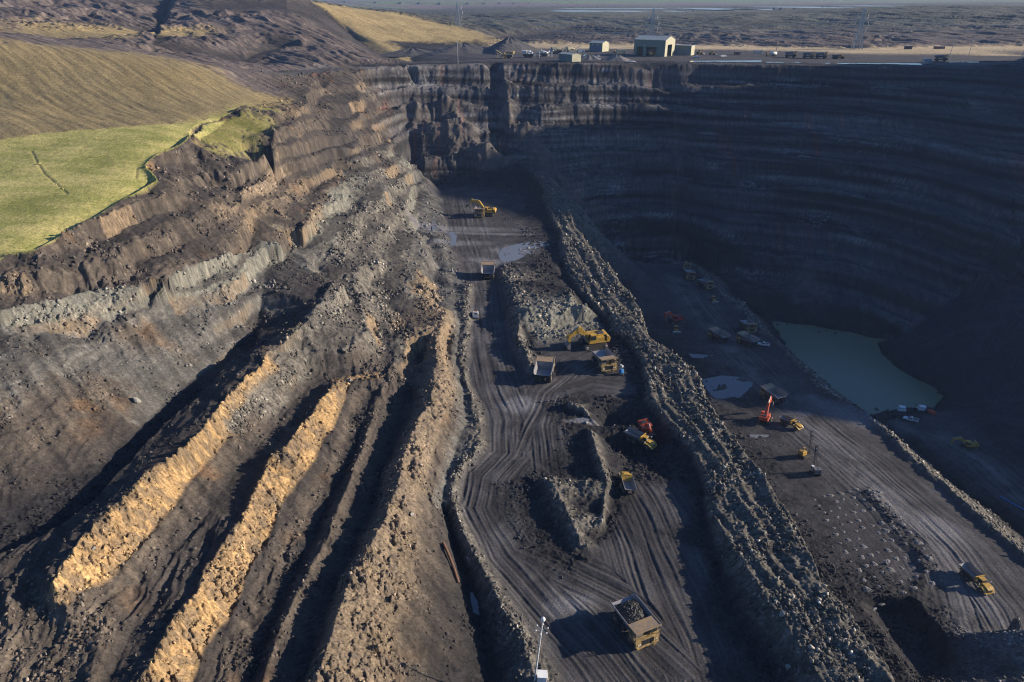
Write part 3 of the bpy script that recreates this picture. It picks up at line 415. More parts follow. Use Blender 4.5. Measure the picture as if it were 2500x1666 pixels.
# ------------------------------------------------------------------ the grid: columns fan out, rows get closer where the ground is steep
def rows():
    y = 32.0; out = []
    while y < 13000:
        out.append(y)
        if y < 66: s = 0.30
        elif y < 330: s = max(0.16, (y * y + 100 * 100) / (100 * 1045) * 0.8)
        elif y < 470: s = 0.55
        elif y < 560: s = 0.42
        elif y < 700: s = 1.0
        elif y < 900: s = 2.0
        elif y < 1300: s = 3.0
        else: s = y * 0.02
        y += s * QUAL
    return np.array(out)
ys = rows(); NS = int(1260 / QUAL)
ss = np.linspace(-0.99, 0.99, NS)
NR = len(ys)
YY = np.repeat(ys[:, None], NS, 1); XX = ss[None, :] * (ys[:, None] + 50) * 0.894
def raster(XX, YY, ys, cs, colpos):
    """interpolate height and material weights from the triangles onto a grid whose rows are the ys"""
    NR, NS = XX.shape
    Z = np.full((NR, NS), np.nan, np.float32); W = np.zeros((NR, NS, NM), np.float32)
    for f in of:
        for k in range(1, len(f) - 1):
            ia, ib, ic = f[0], f[k], f[k + 1]
            A, B, Cc = PX[ia], PX[ib], PX[ic]
            y0 = min(A[1], B[1], Cc[1]); y1 = max(A[1], B[1], Cc[1])
            r0 = max(0, np.searchsorted(ys, y0) - 1); r1 = min(NR, np.searchsorted(ys, y1) + 1)
            if r1 <= r0: continue
            sv = [colpos(P) for P in (A, B, Cc)]
            c0 = max(0, np.searchsorted(cs, min(sv)) - 1); c1 = min(NS, np.searchsorted(cs, max(sv)) + 1)
            if c1 <= c0: continue
            x = XX[r0:r1, c0:c1]; y = YY[r0:r1, c0:c1]
            den = (B[1] - Cc[1]) * (A[0] - Cc[0]) + (Cc[0] - B[0]) * (A[1] - Cc[1])
            if abs(den) < 1e-9: continue
            l1 = ((B[1] - Cc[1]) * (x - Cc[0]) + (Cc[0] - B[0]) * (y - Cc[1])) / den
            l2 = ((Cc[1] - A[1]) * (x - Cc[0]) + (A[0] - Cc[0]) * (y - Cc[1])) / den
            l3 = 1 - l1 - l2
            m = (l1 >= -1e-6) & (l2 >= -1e-6) & (l3 >= -1e-6)
            if not m.any(): continue
            Z[r0:r1, c0:c1][m] = (l1 * PZ[ia] + l2 * PZ[ib] + l3 * PZ[ic])[m]
            W[r0:r1, c0:c1][m] = (l1[..., None] * PM[ia] + l2[..., None] * PM[ib] + l3[..., None] * PM[ic])[m]
    bad = np.isnan(Z)
    for r in range(NR):
        b = bad[r]
        if b.all(): Z[r] = Z[r - 1]; W[r] = W[r - 1]
        elif b.any():
            g = np.where(~b)[0]; j = np.clip(np.searchsorted(g, np.arange(NS)), 0, len(g) - 1)
            Z[r, b] = Z[r, g[j[b]]]; W[r, b] = W[r, g[j[b]]]
    return Z, W
Z, W = raster(XX, YY, ys, ss, lambda P: P[0] / (0.894 * (max(P[1], 30) + 50)))
Z0 = Z.copy()
def blur(a, n, it=1):
    for _ in range(it):
        for ax in (0, 1):
            c = np.cumsum(np.concatenate([np.repeat(np.take(a, [0], ax), n + 1, ax), a, np.repeat(np.take(a, [-1], ax), n, ax)], ax), axis=ax, dtype=np.float64)
            k = a.shape[ax]
            a = (np.take(c, range(2 * n + 1, 2 * n + 1 + k), ax) - np.take(c, range(0, k), ax)) / (2 * n + 1)
    return a.astype(np.float32)
# ------------------------------------------------------------------ surface relief
def wm(c): return W[..., MATS.index(c)]
f32 = np.float32
X = XX.astype(f32); Y = YY.astype(f32)
def grads(z):
    gx = np.gradient(z, axis=1) / np.gradient(X, axis=1)
    gy = (np.gradient(z, axis=0) - gx * np.gradient(X, axis=0)) / np.gradient(Y, axis=0)
    return gx, gy
near = Y < 700
# grass hills are smooth: melt the break lines there
softm = np.clip(wm('G') + wm('T'), 0, 1) * (Y < 560)
softm = blur(softm, int(5 / QUAL) + 1, 1)
softm = np.where(blur((softm < 0.5).astype(np.float32), 3, 1) > 0.02, 0, 1).astype(np.float32) * softm
softm = blur(softm, 3, 2)
Z = Z * (1 - softm) + blur(Z, int(16 / QUAL), 3) * softm
def grads(z):
    gx = np.gradient(z, axis=1) / np.gradient(X, axis=1)
    gy = (np.gradient(z, axis=0) - gx * np.gradient(X, axis=0)) / np.gradient(Y, axis=0)
    return gx, gy
near = Y < 700
# grass hills are smooth: melt the break lines there
softm = blur(np.clip(wm('G') + wm('T') + wm('H') * (Y > 430) + wm('F'), 0, 1), int(5 / QUAL) + 1, 1)
softm = np.where(blur((softm < 0.5).astype(np.float32), 3, 1) > 0.02, 0, 1).astype(np.float32) * softm
softm = blur(softm, 3, 2)
Z = Z * (1 - softm) + blur(Z, int(16 / QUAL), 3) * softm
NF = {}
def N(name, fn):
    if name not in NF: NF[name] = fn().astype(f32)
    return NF[name]
n30 = N('n30', lambda: fbm(X / 34, Y / 34, 1, 3))
n8 = N('n8', lambda: fbm(X / 9, Y / 9, 11, 3))
n2 = N('n2', lambda: fbm(X / 2.4, Y / 2.4, 21, 3))
n05 = N('n05', lambda: perlin(X / 0.7, Y / 0.7, 31))
# break up the straight limits between materials
mod = [np.clip(1 + 1.5 * (n8 * s1 + n2 * s2), 0.15, 3) for s1, s2 in ((.5, .5), (-.6, .4), (.5, -.7), (.8, .3), (-.4, -.8))]
for i in range(NM): W[..., i] *= mod[i % 5]
W[..., MATS.index('G')] *= np.clip(.9 + 2.2 * n2 + 1.4 * n8, .05, 3)
W **= 2.0
W /= (W.sum(-1, keepdims=True) + 1e-6)
mk, mc, md, mg, mb, ms, mp, mG, mT, mH, mW, mmm, mS, mV, mF, mo = [wm(c) for c in MATS]

def seg_field(path):
    """distance, signed offset and arc length to a polyline for every vertex of the grid near it"""
    P = np.array(path, float); best = np.full(X.shape, 1e9, f32); off = np.zeros(X.shape, f32); arc = np.zeros(X.shape, f32); s0 = 0
    for a, b in zip(P[:-1], P[1:]):
        ab = (b - a)[:2]; l = float(np.hypot(*ab)); d = ab / l
        r0, r1 = np.searchsorted(ys, min(a[1], b[1]) - 40), np.searchsorted(ys, max(a[1], b[1]) + 40)
        x = X[r0:r1] - f32(a[0]); y = Y[r0:r1] - f32(a[1])
        t = np.clip(x * d[0] + y * d[1], 0, l); px = x - t * d[0]; py = y - t * d[1]
        ds = np.hypot(px, py); o = x * d[1] - y * d[0]
        m = ds < best[r0:r1]
        best[r0:r1][m] = ds[m]; off[r0:r1][m] = o[m]; arc[r0:r1][m] = (s0 + t)[m]
        s0 += l
    return best, off, arc

# --- quarry back wall: benches, buttresses, gullies, debris cones
Zw = Z.copy()
warp = 1.2 * fbm(X / 90, Z / 22, 41, 2) + 0.6 * perlin(X / 11, Y / 30, 44)
levels = np.array([-62, -47, -33, -18, -2, 13, 26, 39, 51, 64.9], f32)
zz_ = np.clip(Z + warp, -61.9, 64.8)
k = np.clip(np.searchsorted(levels, zz_) - 1, 0, len(levels) - 2)
lo = levels[k]; hi = levels[k + 1]; t = (zz_ - lo) / (hi - lo)
t_wall = t.copy()
face = 0.10 * t + 0.90 * sstep(0.42, 0.9, t)
Zt = lo + (hi - lo) * face - warp * 0.55
isface = ((t > 0.42) & (t < 1)).astype(f32)
kk = k.astype(f32)
rib = fbm(X / 3.4 + 0.35 * n8 + kk * 37.3, Y / 22 + kk * 5.7, 51, 3, ridged=True)
rib2 = fbm(X / 1.5 + kk * 19.1, Z / 3.0, 57, 2)
wcd, wci, wce, wct = cells(X / 3.0 + kk * 13.7, Z / 4.5 + 0.2 * n8, 59)
butt = fbm(X / 19 + kk * 3.9, Y / 80 + kk * 2.3, 61, 3)
wl = sstep(160, 60, X) * 0.6 + 0.4
Zt += isface * np.clip(.75 + 1.6 * n8, .2, 1.5) * (1.0 * rib + 0.7 * rib2 + 1.6 * (wci - .5)) * wl + butt * 3.6 * np.clip((65 - Z) / 12, 0, 1) * np.clip((Z + 60) / 20, 0, 1)
sb = (Z + warp + .5 * n8) / 3.3; sbf = sb - np.floor(sb)
Zt += isface * (sstep(.3, .75, sbf) - sbf) * 3.3 * .5 * np.clip(.6 + 1.2 * n30 + .8 * n8, 0, 1.2)
Zt += (1 - isface) * (0.9 * n2 + 0.9 * n8) + 0.5 * n05
mWs = np.clip(mW * 1.6, 0, 1)
rimfade = sstep(65.4, 63.2, Z)
Z = Z * (1 - mWs * rimfade) + Zt * mWs * rimfade
talus = np.zeros(Z.shape, f32)
for path, amp, wd in TALUS:
    d, o, a = seg_field(path)
    g = np.exp(-(d / wd) ** 2).astype(f32) * np.clip(mWs + mc + mmm, 0, 1)
    Z += amp * g * (1 + 0.4 * n8)
    talus = np.maximum(talus, g if amp > 0 else 0)

# --- strata slopes on the left: down-slope rills, ledges
dirx, diry = 0.77, -0.64
al = X * dirx + Y * diry; ac = X * -diry + Y * dirx
stri = N('stri', lambda: fbm(ac / 2.2 + 0.5 * n8, al / 30, 71, 4))
soft = np.clip(md * 0.6 + mg + mb + mT * 0.5 + mH * 1.2 + mV * 0.6 + mp * 0.3, 0, 1)
big = np.clip(Y / 260, 0.4, 3.0)
Z += soft * (0.34 * stri * big ** 0.7 + 0.5 * n8 + 0.16 * n2)
led = fbm(Z0 / 1.1 + 0.5 * n8, ac / 40, 75, 2)
Z += 0.35 * led * np.clip(mb + mg + md, 0, 1) * np.clip(1 - Y / 420, 0, 1)
# ledges: harder beds stand out as broken steps along the strike of the left wall
lz = Z0 + 0.030 * Y - 0.02 * X + 1.6 * n8 + 5.0 * n30 + 4.0 * perlin(X / 90, Y / 120, 145)
lm = sstep(150, 215, Y) * sstep(540, 470, Y) * sstep(-14, -30, X - 0.02 * Y) * np.clip(1 - mG * 3 - mT * 3 - mW * 2 - mk * 2 - mH * 2, 0, 1) * sstep(1.0, 4.0, Z0) * sstep(64.5, 60, Z0)
lm2 = np.clip(mb + mg + md, 0, 1) * (Y < 230) * sstep(25, 29, Z0) * (1 - lm) * 0.8
step_ = 7.5
lt_ = lz / step_; lk = np.floor(lt_); lf = lt_ - lk
hard = np.clip(0.5 + 1.6 * perlin(ac / 30 + lk * 7.3, al / 44 + lk * 3.1, 141) + .5 * n8, 0.0, 1.25)
lface = sstep(0.52, 0.80, lf)
Z += (lm + lm2) * hard * (lface - lf) * step_ * 0.62
ledge_face = (lm + lm2) * np.clip(hard, 0, 1) * sstep(0.50, 0.56, lf) * sstep(0.86, 0.78, lf)
ledge_flat = (lm + lm2) * (1 - sstep(0.3, 0.5, lf))
pal_ = (perlin(ac / 40 + lk * 5.1, lk * 2.7, 143) > 0.12).astype(f32)
W *= (1 - 0.85 * ledge_face * pal_)[..., None]; W[..., MATS.index('s')] += 0.85 * ledge_face * pal_ * 0.75; W[..., MATS.index('o')] += 0.85 * ledge_face * pal_ * 0.25
W *= (1 - 0.7 * ledge_flat)[..., None]; W[..., MATS.index('c')] += 0.35 * ledge_flat; W[..., MATS.index('d')] += 0.35 * ledge_flat
# gullies washed down the scree slopes
gm = np.clip(mg + .8 * mb + .4 * md, 0, 1) * sstep(20, 26, Z0) * (Y < 420) * np.clip(1 - mG * 3, 0, 1)
gul = fbm(ac / 8.5 + 0.5 * n8, al / 55, 163, 3, ridged=True)
Z -= gm * 1.5 * sstep(.1, .75, gul) * np.clip(.5 + 1.5 * n30, .1, 1.2)
Z += gm * 0.8 * fbm(X / 5, Y / 5, 165, 3)
# minor ridges along the strike between the near sandstone beds
mr = sstep(235, 190, Y) * np.clip(mb + md + 0.5 * ms + 0.3 * mc, 0, 1) * (X < -12) * np.clip(1 - mG * 3, 0, 1)
mrn = fbm(X / 3.6 + 0.04 * Y + 0.5 * n8, Y / 26, 147, 3, ridged=True)
Z += mr * (0.95 * mrn + 0.6 * fbm(X / 7, Y / 9, 149, 3)) * np.clip(.6 + 1.5 * n30, .1, 1.3)
hl_ = Z0 / 9.0 + .5 * n30 + .25 * n8; hf_ = hl_ - np.floor(hl_)
Z += mH * sstep(430, 520, Y) * sstep(1000, 900, Y) * (sstep(.5, .85, hf_) - hf_) * 9.0 * .45 * np.clip(.6 + 1.6 * perlin(X / 60, Y / 80, 161), 0, 1.2)
# spoil hills behind: broad gullies
Z += mH * (4.6 * fbm(ac / 22 + 0.4 * n30, al / 90, 81, 4, ridged=True) + 2.0 * fbm(X / 70, Y / 70, 85, 3)) * np.clip((Y - 420) / 150, 0, 1) * np.clip((1300 - Y) / 200, 0.12, 1)
Z += mV * (2.0 * fbm((X - 0.5 * Y) / 14, (Y + 0.5 * X) / 40, 87, 4, ridged=True) + 0.8 * n8)
Z += mT * 0.6 * fbm(ac / 10, al / 60, 89, 3)
Z += mG * (0.5 * n30 + 0.12 * n2)
# --- rock and rubble
c1d, c1i, c1e, c1t = cells(X / 1.5 + 0.3 * n2, Y / 1.5 + 0.2 * n8, 3)
c2d, c2i, c2e, c2t = cells(X / 0.62, Y / 0.62, 5)
c3d, c3i, c3e, c3t = cells(X / 4.2 + 0.5 * n2, Y / 4.2, 8)
edge1 = sstep(0.0, 0.18, c1e - c1d); edge2 = sstep(0.0, 0.22, c2e - c2d); edge3 = sstep(0, 0.12, c3e - c3d)
rockamt = np.clip(ms + mo + 0.8 * mp + 0.22 * mb, 0, 1) * np.clip(0.75 + 1.2 * n8, 0.2, 1.4)
Z += rockamt * ((c1i - 0.5) * 0.75 * edge1 + 0.8 * c1t + (c2i - 0.5) * 0.28 + 0.45 * c2t - 0.25 * (1 - edge1) + (c3i - 0.5) * 0.7 + 0.8 * c3t)
rub = np.clip(mmm + 0.6 * mc + 0.12 * mg + 0.15 * md + 0.2 * mb, 0, 1) * np.clip(1.1 - mk, 0, 1)
rubn = np.clip(0.6 + 1.6 * n8 + 0.8 * n2, 0.1, 1.5)
strip = np.clip(.55 + 1.5 * fbm(X / 4.5, Y / 40, 96, 2), .12, 1.2)
Z += rub * rubn * (.75 * strip) * (1 - .45 * mmm) * ((c1i - 0.4) * 0.55 * edge1 + 0.7 * c1t + (c2i - .4) * 0.32 + 0.5 * c2t) + rub * (0.5 * n2 + 0.4 * n8 + 0.22 * n05 + 0.5 * n30)
rd_, ro_, ra_ = seg_field(RIDGE)
rmask = sstep(22, 12, rd_) * mmm
groove = fbm(ro_ / 3.4 + 0.5 * perlin(ra_ / 16, ro_ / 12, 93), ra_ / 46, 91, 3)
Z += rmask * groove * 1.5 + mmm * (1 - rmask) * 0.6 * fbm(X / 3.0, Y / 9, 92, 3, ridged=True)
# flutes down the bright sandstone faces
fl_ = fbm(Y / 1.7 + 0.35 * X + 0.6 * n2, X / 7, 94, 3, ridged=True)
Z += (mo + 0.5 * ms) * fl_ * 0.42
# --- roads: ruts that follow the way the lorries go
rut = np.zeros(Z.shape, f32); dust = np.zeros(Z.shape, f32)
flat = np.clip(mk + 0.55 * mc * (np.abs(grads(Z0)[0]) < 0.25), 0, 1) * near
bestd = np.full(Z.shape, 1e9, f32)
for i, (path, wd) in enumerate(TRACKS):
    d, o, a = seg_field(path)
    r = 0.75 * fbm(o / 1.5 + 0.6 * perlin(a / 22, o / 9, 95 + i), a / 60, 101 + i, 2) + 0.6 * perlin(o / 0.62 + 1.1 * perlin(a / 14, o / 5, 98 + i), a / 34, 107 + i)
    fall = np.exp(-(d / wd) ** 2).astype(f32)
    m = d / wd < bestd
    if i >= 5: dust = np.maximum(dust, .62 * np.exp(-(d / (wd * .8)) ** 2) * np.clip(.75 + 1.3 * n8 + .5 * r, 0, 1.2)).astype(f32)
    elif i < 2: dust = np.maximum(dust, .22 * np.exp(-(d / (wd * .8)) ** 2) * np.clip(.2 + 2 * n8 + .6 * r, 0, 1.2)).astype(f32)
    rut = np.where(m, r * sstep(2.6, 0.6, d / wd), rut); bestd = np.minimum(bestd, d / wd)
rut = np.clip(rut, -1.6, 1.6) * flat
Z += 0.26 * rut + flat * 0.10 * n2
for (px, py, rx, ry, a) in DUST:
    ca, sa = math.cos(a), math.sin(a); u = ((X - px) * ca + (Y - py) * sa) / rx; v = (-(X - px) * sa + (Y - py) * ca) / ry
    dust = np.maximum(dust, sstep(1.15, 0.3, np.sqrt(u * u + v * v) + 0.5 * n8 + 0.25 * rut))
# ditches across the field, pond bed stays below water
for path in DITCHES:
    d, o, a = seg_field(path)
    g = np.exp(-(d / 0.35) ** 2).astype(f32); Z -= 0.25 * g * mG
    md_ = g * mG * 0.5; W[..., MATS.index('G')] *= (1 - md_); W[..., MATS.index('d')] += md_
def inside_ring(ring):
    r = np.array(ring); m = np.zeros(X.shape, bool); x0, y0 = r.min(0) - 6; x1, y1 = r.max(0) + 6
    r0, r1 = np.searchsorted(ys, y0), np.searchsorted(ys, y1); x, y = X[r0:r1], Y[r0:r1]; mm_ = np.zeros(x.shape, bool)
    for i in range(len(r)):
        (ax, ay), (bx, by) = r[i], r[(i + 1) % len(r)]
        c = ((ay > y) != (by > y)); mm_ ^= c & (x < (bx - ax) * (y - ay) / (by - ay + 1e-9) + ax)
    m[r0:r1] = mm_; return m
PUD2 = []
for ring, z, dep in PUDDLES:                       # hollows that hold the puddles; the ruts break up their shores
    m = inside_ring(ring)
    if not m.any(): continue
    if ring[0][1] < 500: z = float(np.median(Z[m]))
    PUD2.append((ring, z)); m = blur(m.astype(f32), (6 if ring[0][1] < 150 else 3) if ring[0][1] < 500 else 1, 2)
    Z = np.where(m > 0.02, Z * (1 - m) + m * (z - dep * (m - 0.62) - 0.02) + 0.30 * rut * m * (dep > .26) + 0.12 * n2 * m + (0.9 * n8 + 0.35 * n2) * m * (dep > .3), Z)
Z = np.where((np.abs(Z - Z0) > 12), Z0, Z)
for (lx, ly, rx, ry) in LAGOONS:
    e = ((X - lx) / (rx * 1.15)) ** 2 + ((Y - ly) / (ry * 1.15)) ** 2 < 1.3
    if e.any(): Z = np.where(e, Z[e].mean(), Z)
pm_ = inside_ring(POND)
Z = np.where(pm_ & (Z0 < -57.9), np.minimum(Z, -58.3), Z)
# ------------------------------------------------------------------ ground colour (what the ground itself is, some light and shade of the wall painted in)
PAL = dict(k=(.042, .039, .040), c=(.018, .017, .019), d=(.036, .032, .031), g=(.078, .075, .069), b=(.060, .051, .044), s=(.30, .225, .145), o=(.46, .295, .135), p=(.24, .225, .18),
           G=(.25, .25, .07), T=(.40, .30, .14), H=(.095, .078, .073), W=(.024, .024, .028), m=(.094, .086, .074), S=(.52, .40, .25), V=(.022, .022, .028), F=(.15, .19, .085))
PA2 = dict(k=(.088, .083, .084), c=(.044, .042, .042), d=(.066, .056, .048), g=(.128, .120, .106), b=(.112, .090, .069), s=(.16, .125, .095), o=(.20, .145, .09), p=(.15, .15, .13),
           G=(.46, .39, .15), T=(.27, .20, .09), H=(.150, .118, .098), W=(.085, .078, .074), m=(.205, .184, .152), S=(.36, .28, .16), V=(.040, .038, .044), F=(.17, .13, .13))
gx, gy = grads(Z)
steep = np.hypot(gx, gy)
vA = np.clip(0.5 + 0.7 * n8 + 0.55 * n2, 0, 1); vB = np.clip(0.5 + 0.9 * stri + 0.4 * n2, 0, 1); vR = np.clip(0.35 + 0.9 * (c1i - .5) + .5 * (c2i - .5), 0, 1)
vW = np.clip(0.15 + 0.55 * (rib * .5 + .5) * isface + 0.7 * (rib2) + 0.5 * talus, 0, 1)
vW *= 1 - .42 * sstep(50, 120, X)  # darker mudstone to the right, also deepening the tone of the shaded wall
vG = np.clip(0.45 + 0.9 * fbm(X / 16 + Y / 30, Y / 6, 111, 3) + 0.5 * n2 + .7 * n30, 0, 1)
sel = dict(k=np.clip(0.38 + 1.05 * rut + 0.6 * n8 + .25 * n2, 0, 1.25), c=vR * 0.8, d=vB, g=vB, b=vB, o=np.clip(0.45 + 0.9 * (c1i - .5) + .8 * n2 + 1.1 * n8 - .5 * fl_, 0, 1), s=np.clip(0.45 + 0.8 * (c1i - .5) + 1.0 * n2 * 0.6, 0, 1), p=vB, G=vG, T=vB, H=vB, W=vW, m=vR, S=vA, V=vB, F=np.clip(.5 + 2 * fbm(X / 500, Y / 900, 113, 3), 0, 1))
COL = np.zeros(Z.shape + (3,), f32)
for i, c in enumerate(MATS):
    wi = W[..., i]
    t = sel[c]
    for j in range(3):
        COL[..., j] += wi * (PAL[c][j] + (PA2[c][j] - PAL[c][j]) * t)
# rock bands: thin seams following the bedding, coal seams in the wall, rust streaks
zb = Z + 0.04 * Y + 1.2 * n8
seam = sstep(0.25, 0.55, fbm(zb / 1.6, X / 90, 121, 2))
for j, s in enumerate((.55, .55, .6)): COL[..., j] *= 1 - (1 - s) * seam * np.clip(mb + mg + md + mp, 0, 1) * 0.55
zs_ = Z + 0.03 * X
ws = fbm(zs_ / 3.2, X / 160, 125, 3)
COL *= np.clip(1 + mWs * (2.3 * ws), .3, 3.5)[..., None]
thin = sstep(0.62, 0.9, fbm(zs_ / 1.4, X / 70, 127, 2, ridged=True)) * sstep(0.0, 0.4, fbm(X / 45, zs_ / 9, 128, 2)) * mWs
COL += (thin * 0.12)[..., None]
crest = (mWs * np.exp(-((t_wall - 1.0) / 0.06) ** 2) + mWs * np.exp(-(t_wall / 0.05) ** 2)) * sstep(-0.2, 0.4, fbm(X / 38, zs_ / 30, 129, 2))
COL += (crest * 0.05)[..., None]  # sky light caught by the bench crests, painted into the colour
tl = np.clip(talus * 1.3 - .25 + .5 * n8, 0, 1) * mWs
for j, s in enumerate((.105, .088, .076)): COL[..., j] = COL[..., j] * (1 - .8 * tl) + s * .8 * tl * (1 + .5 * n2)
for path, wd, cc in STAINS:
    d, o, a = seg_field(path)
    g = np.exp(-(d / wd) ** 2) * mWs * np.clip(.7 + 1.2 * perlin(X / 2.0, Y / 30, 137) + .8 * n8, 0, 1.2)
    COL += g[..., None] * np.array(cc, f32)
rust = sstep(0.28, 0.6, fbm(X / 7, Y / 90, 131, 3)) * mWs
for j, s in enumerate((2.0, .95, .75)): COL[..., j] *= 1 + (s - 1) * rust
coalm = sstep(.28, .5, fbm(X / 11 + .5 * n2, Y / 13, 167, 3)) * gm
COL *= (1 - .6 * coalm)[..., None]
ochre = sstep(0.25, 0.6, fbm(X / 13, Y / 13, 135, 3)) * np.clip(mb + 0.7 * mg + 0.4 * md, 0, 1)
for j, s in enumerate((1.35, 1.05, .8)): COL[..., j] *= 1 + (s - 1) * ochre
darkb = np.clip(((c1i < .38) * .75 + (c2i < .25) * .35) * (mo + .6 * ms + .4 * mp) + .8 * sstep(.1, .45, fbm(X / 5, Y / 7, 139, 3)) * mo, 0, 1)
for j, s in enumerate((.105, .088, .072)): COL[..., j] = COL[..., j] * (1 - .72 * darkb) + s * .72 * darkb
# dark pits between blocks, pale stones
spk = (c2i > 0.86) * sstep(0.42, 0.2, c2d)
spk_amt = np.clip(0.9 * mmm + 0.5 * mc + 0.6 * mg + 0.7 * mb + 0.4 * md + 0.25 * mH + 0.35 * mW, 0, 1) * np.clip(0.4 + 2.2 * n8, 0, 1.3)
COL *= (1 + 1.6 * spk * spk_amt)[..., None]
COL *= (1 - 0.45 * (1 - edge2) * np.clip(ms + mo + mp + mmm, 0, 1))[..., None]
for j, s in enumerate((.155, .15, .155)): COL[..., j] = COL[..., j] * (1 - dust) + s * dust
grain = rng.normal(0, 1, Z.shape).astype(f32)
COL *= (1 + 0.13 * grain * (1 - 0.5 * mF))[..., None]
COL *= (1 + 0.30 * n05 * np.clip(1 - mk * .6, 0, 1) * near)[..., None]
COL *= (1 + 0.28 * n30)[..., None]
hillT = mT * (Y < 560) * np.clip(0.75 + 0.5 * stri + .5 * n30, 0, 1)
for j, s in enumerate((.60, .63, .70)): COL[..., j] *= 1 + (s - 1) * hillT
stH = fbm(ac / 3.2 + 0.5 * n8, al / 60, 155, 4)
COL *= (1 + 0.9 * mH * stH * (Y < 1000) + 0.55 * (mb + mg + .5 * md) * stri * (1 - .75 * sstep(.6, 1.3, steep)) + .45 * (mb + mg + ms) * sstep(.5, 1.2, steep) * (fbm((Z + .3 * n8) / .9, ac / 14, 157, 3) + .5 * (c1i - .5)))[..., None]
gully = sstep(0.45, 0.8, fbm(ac / 7 + 0.6 * n8, al / 120, 151, 3)) * mT * (Y < 560)
COL *= (1 - 0.45 * gully)[..., None]
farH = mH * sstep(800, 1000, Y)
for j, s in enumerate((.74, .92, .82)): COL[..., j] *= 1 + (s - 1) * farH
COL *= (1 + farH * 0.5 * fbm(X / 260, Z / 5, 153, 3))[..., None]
patch = mG * (X > -134) * (Y > 272)
COL *= (1 - .5 * patch)[..., None]
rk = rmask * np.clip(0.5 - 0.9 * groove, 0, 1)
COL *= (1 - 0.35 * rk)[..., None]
COL = np.clip(COL, 0.004, 0.75)

def grid_mesh(name, V3, COLS):
    nr, ns = V3.shape[:2]
    me = bpy.data.meshes.new(name)
    nv = nr * ns; nf = (nr - 1) * (ns - 1)
    me.vertices.add(nv); me.vertices.foreach_set('co', V3.reshape(-1).astype(np.float32))
    idx = np.arange(nv, dtype=np.int32).reshape(nr, ns)
    q = np.stack([idx[:-1, :-1], idx[:-1, 1:], idx[1:, 1:], idx[1:, :-1]], -1).reshape(-1)
    me.loops.add(nf * 4); me.loops.foreach_set('vertex_index', q)
    me.polygons.add(nf); me.polygons.foreach_set('loop_start', np.arange(0, nf * 4, 4, dtype=np.int32))
    me.polygons.foreach_set('use_smooth', np.ones(nf, bool))
    me.update(calc_edges=True)
    at_ = me.color_attributes.new('soil', 'FLOAT_COLOR', 'POINT')
    c4 = np.ones((nv, 4), np.float32); c4[:, :3] = COLS.reshape(-1, 3); at_.data.foreach_set('color', c4.reshape(-1))
    return me
def mat_ground():
    m = bpy.data.materials.new('ground'); m.use_nodes = True; nt = m.node_tree; b = nt.nodes['Principled BSDF']
    a = nt.nodes.new('ShaderNodeAttribute'); a.attribute_name = 'soil'
    geo = nt.nodes.new('ShaderNodeNewGeometry')
    n = nt.nodes.new('ShaderNodeTexNoise'); n.inputs['Scale'].default_value = 2.6; n.inputs['Detail'].default_value = 4; n.inputs['Roughness'].default_value = 0.7
    nt.links.new(geo.outputs['Position'], n.inputs['Vector'])
    mr = nt.nodes.new('ShaderNodeMapRange'); mr.inputs['From Min'].default_value = 0.3; mr.inputs['From Max'].default_value = 0.7; mr.inputs['To Min'].default_value = 0.72; mr.inputs['To Max'].default_value = 1.3
    nt.links.new(n.outputs[0], mr.inputs[0])
    mx = nt.nodes.new('ShaderNodeVectorMath'); mx.operation = 'SCALE'; nt.links.new(a.outputs['Color'], mx.inputs[0]); nt.links.new(mr.outputs[0], mx.inputs['Scale'])
    nt.links.new(mx.outputs[0], b.inputs['Base Color'])
    bu = nt.nodes.new('ShaderNodeBump'); bu.inputs['Strength'].default_value = 0.5; bu.inputs['Distance'].default_value = 0.25
    nt.links.new(n.outputs[0], bu.inputs['Height']); nt.links.new(bu.outputs[0], b.inputs['Normal'])
    b.inputs['Roughness'].default_value = 0.95; b.inputs['Specular IOR Level'].default_value = 0.15
    return m
g_me = grid_mesh('ground', np.stack([X, Y, Z], -1), COL)
g_me.materials.append(mat_ground())
ground = bpy.data.objects.new('ground', g_me); C.objects.link(ground); ground['kind'] = 'structure'
def hz(x, y):
    """height of the finished ground at x, y"""
    r = np.searchsorted(ys, y) - 1; r = min(max(r, 0), NR - 2); fy = (y - ys[r]) / (ys[r + 1] - ys[r])
    def row(rr):
        s = x / ((ys[rr] + 50) * 0.894); c = (s + 0.99) / 1.98 * (NS - 1); i = int(min(max(math.floor(c), 0), NS - 2)); fc = c - i
        return float(Z[rr, i] * (1 - fc) + Z[rr, i + 1] * fc)
    return row(r) * (1 - fy) + row(r + 1) * fy

# the land beyond the sides of the frame (a high tip on the right keeps the deep end of the pit in shade)
ox = np.arange(-1500, 1500.1, 12.0); oy = np.arange(34, 1000, 12.0)
OX, OY = np.meshgrid(ox, oy)
OZ, OW = raster(OX, OY, oy, ox, lambda P: P[0])
OZ = OZ + (3 * fbm(OX / 40, OY / 40, 201, 3) * (OW[..., MATS.index('V')] > 0.3)).astype(np.float32)
inside = (np.abs(OX) < 0.885 * (OY + 50) - 2) & (OY > 34)
OZ = np.where(inside, OZ - 2.5, OZ)
deep = (np.abs(OX) < 0.885 * (OY + 50) - 34) & (OY > 60)
OW = OW / OW.sum(-1, keepdims=True)
OC = sum(OW[..., i, None] * np.array(PAL[c])[None, None] for i, c in enumerate(MATS))
OC = OC * (1 + 0.3 * fbm(OX / 30, OY / 30, 205, 3))[..., None]
o_me = grid_mesh('hills', np.stack([OX, OY, OZ], -1), OC)
import bmesh
bm = bmesh.new(); bm.from_mesh(o_me); bm.verts.ensure_lookup_table()
dm = deep.reshape(-1)
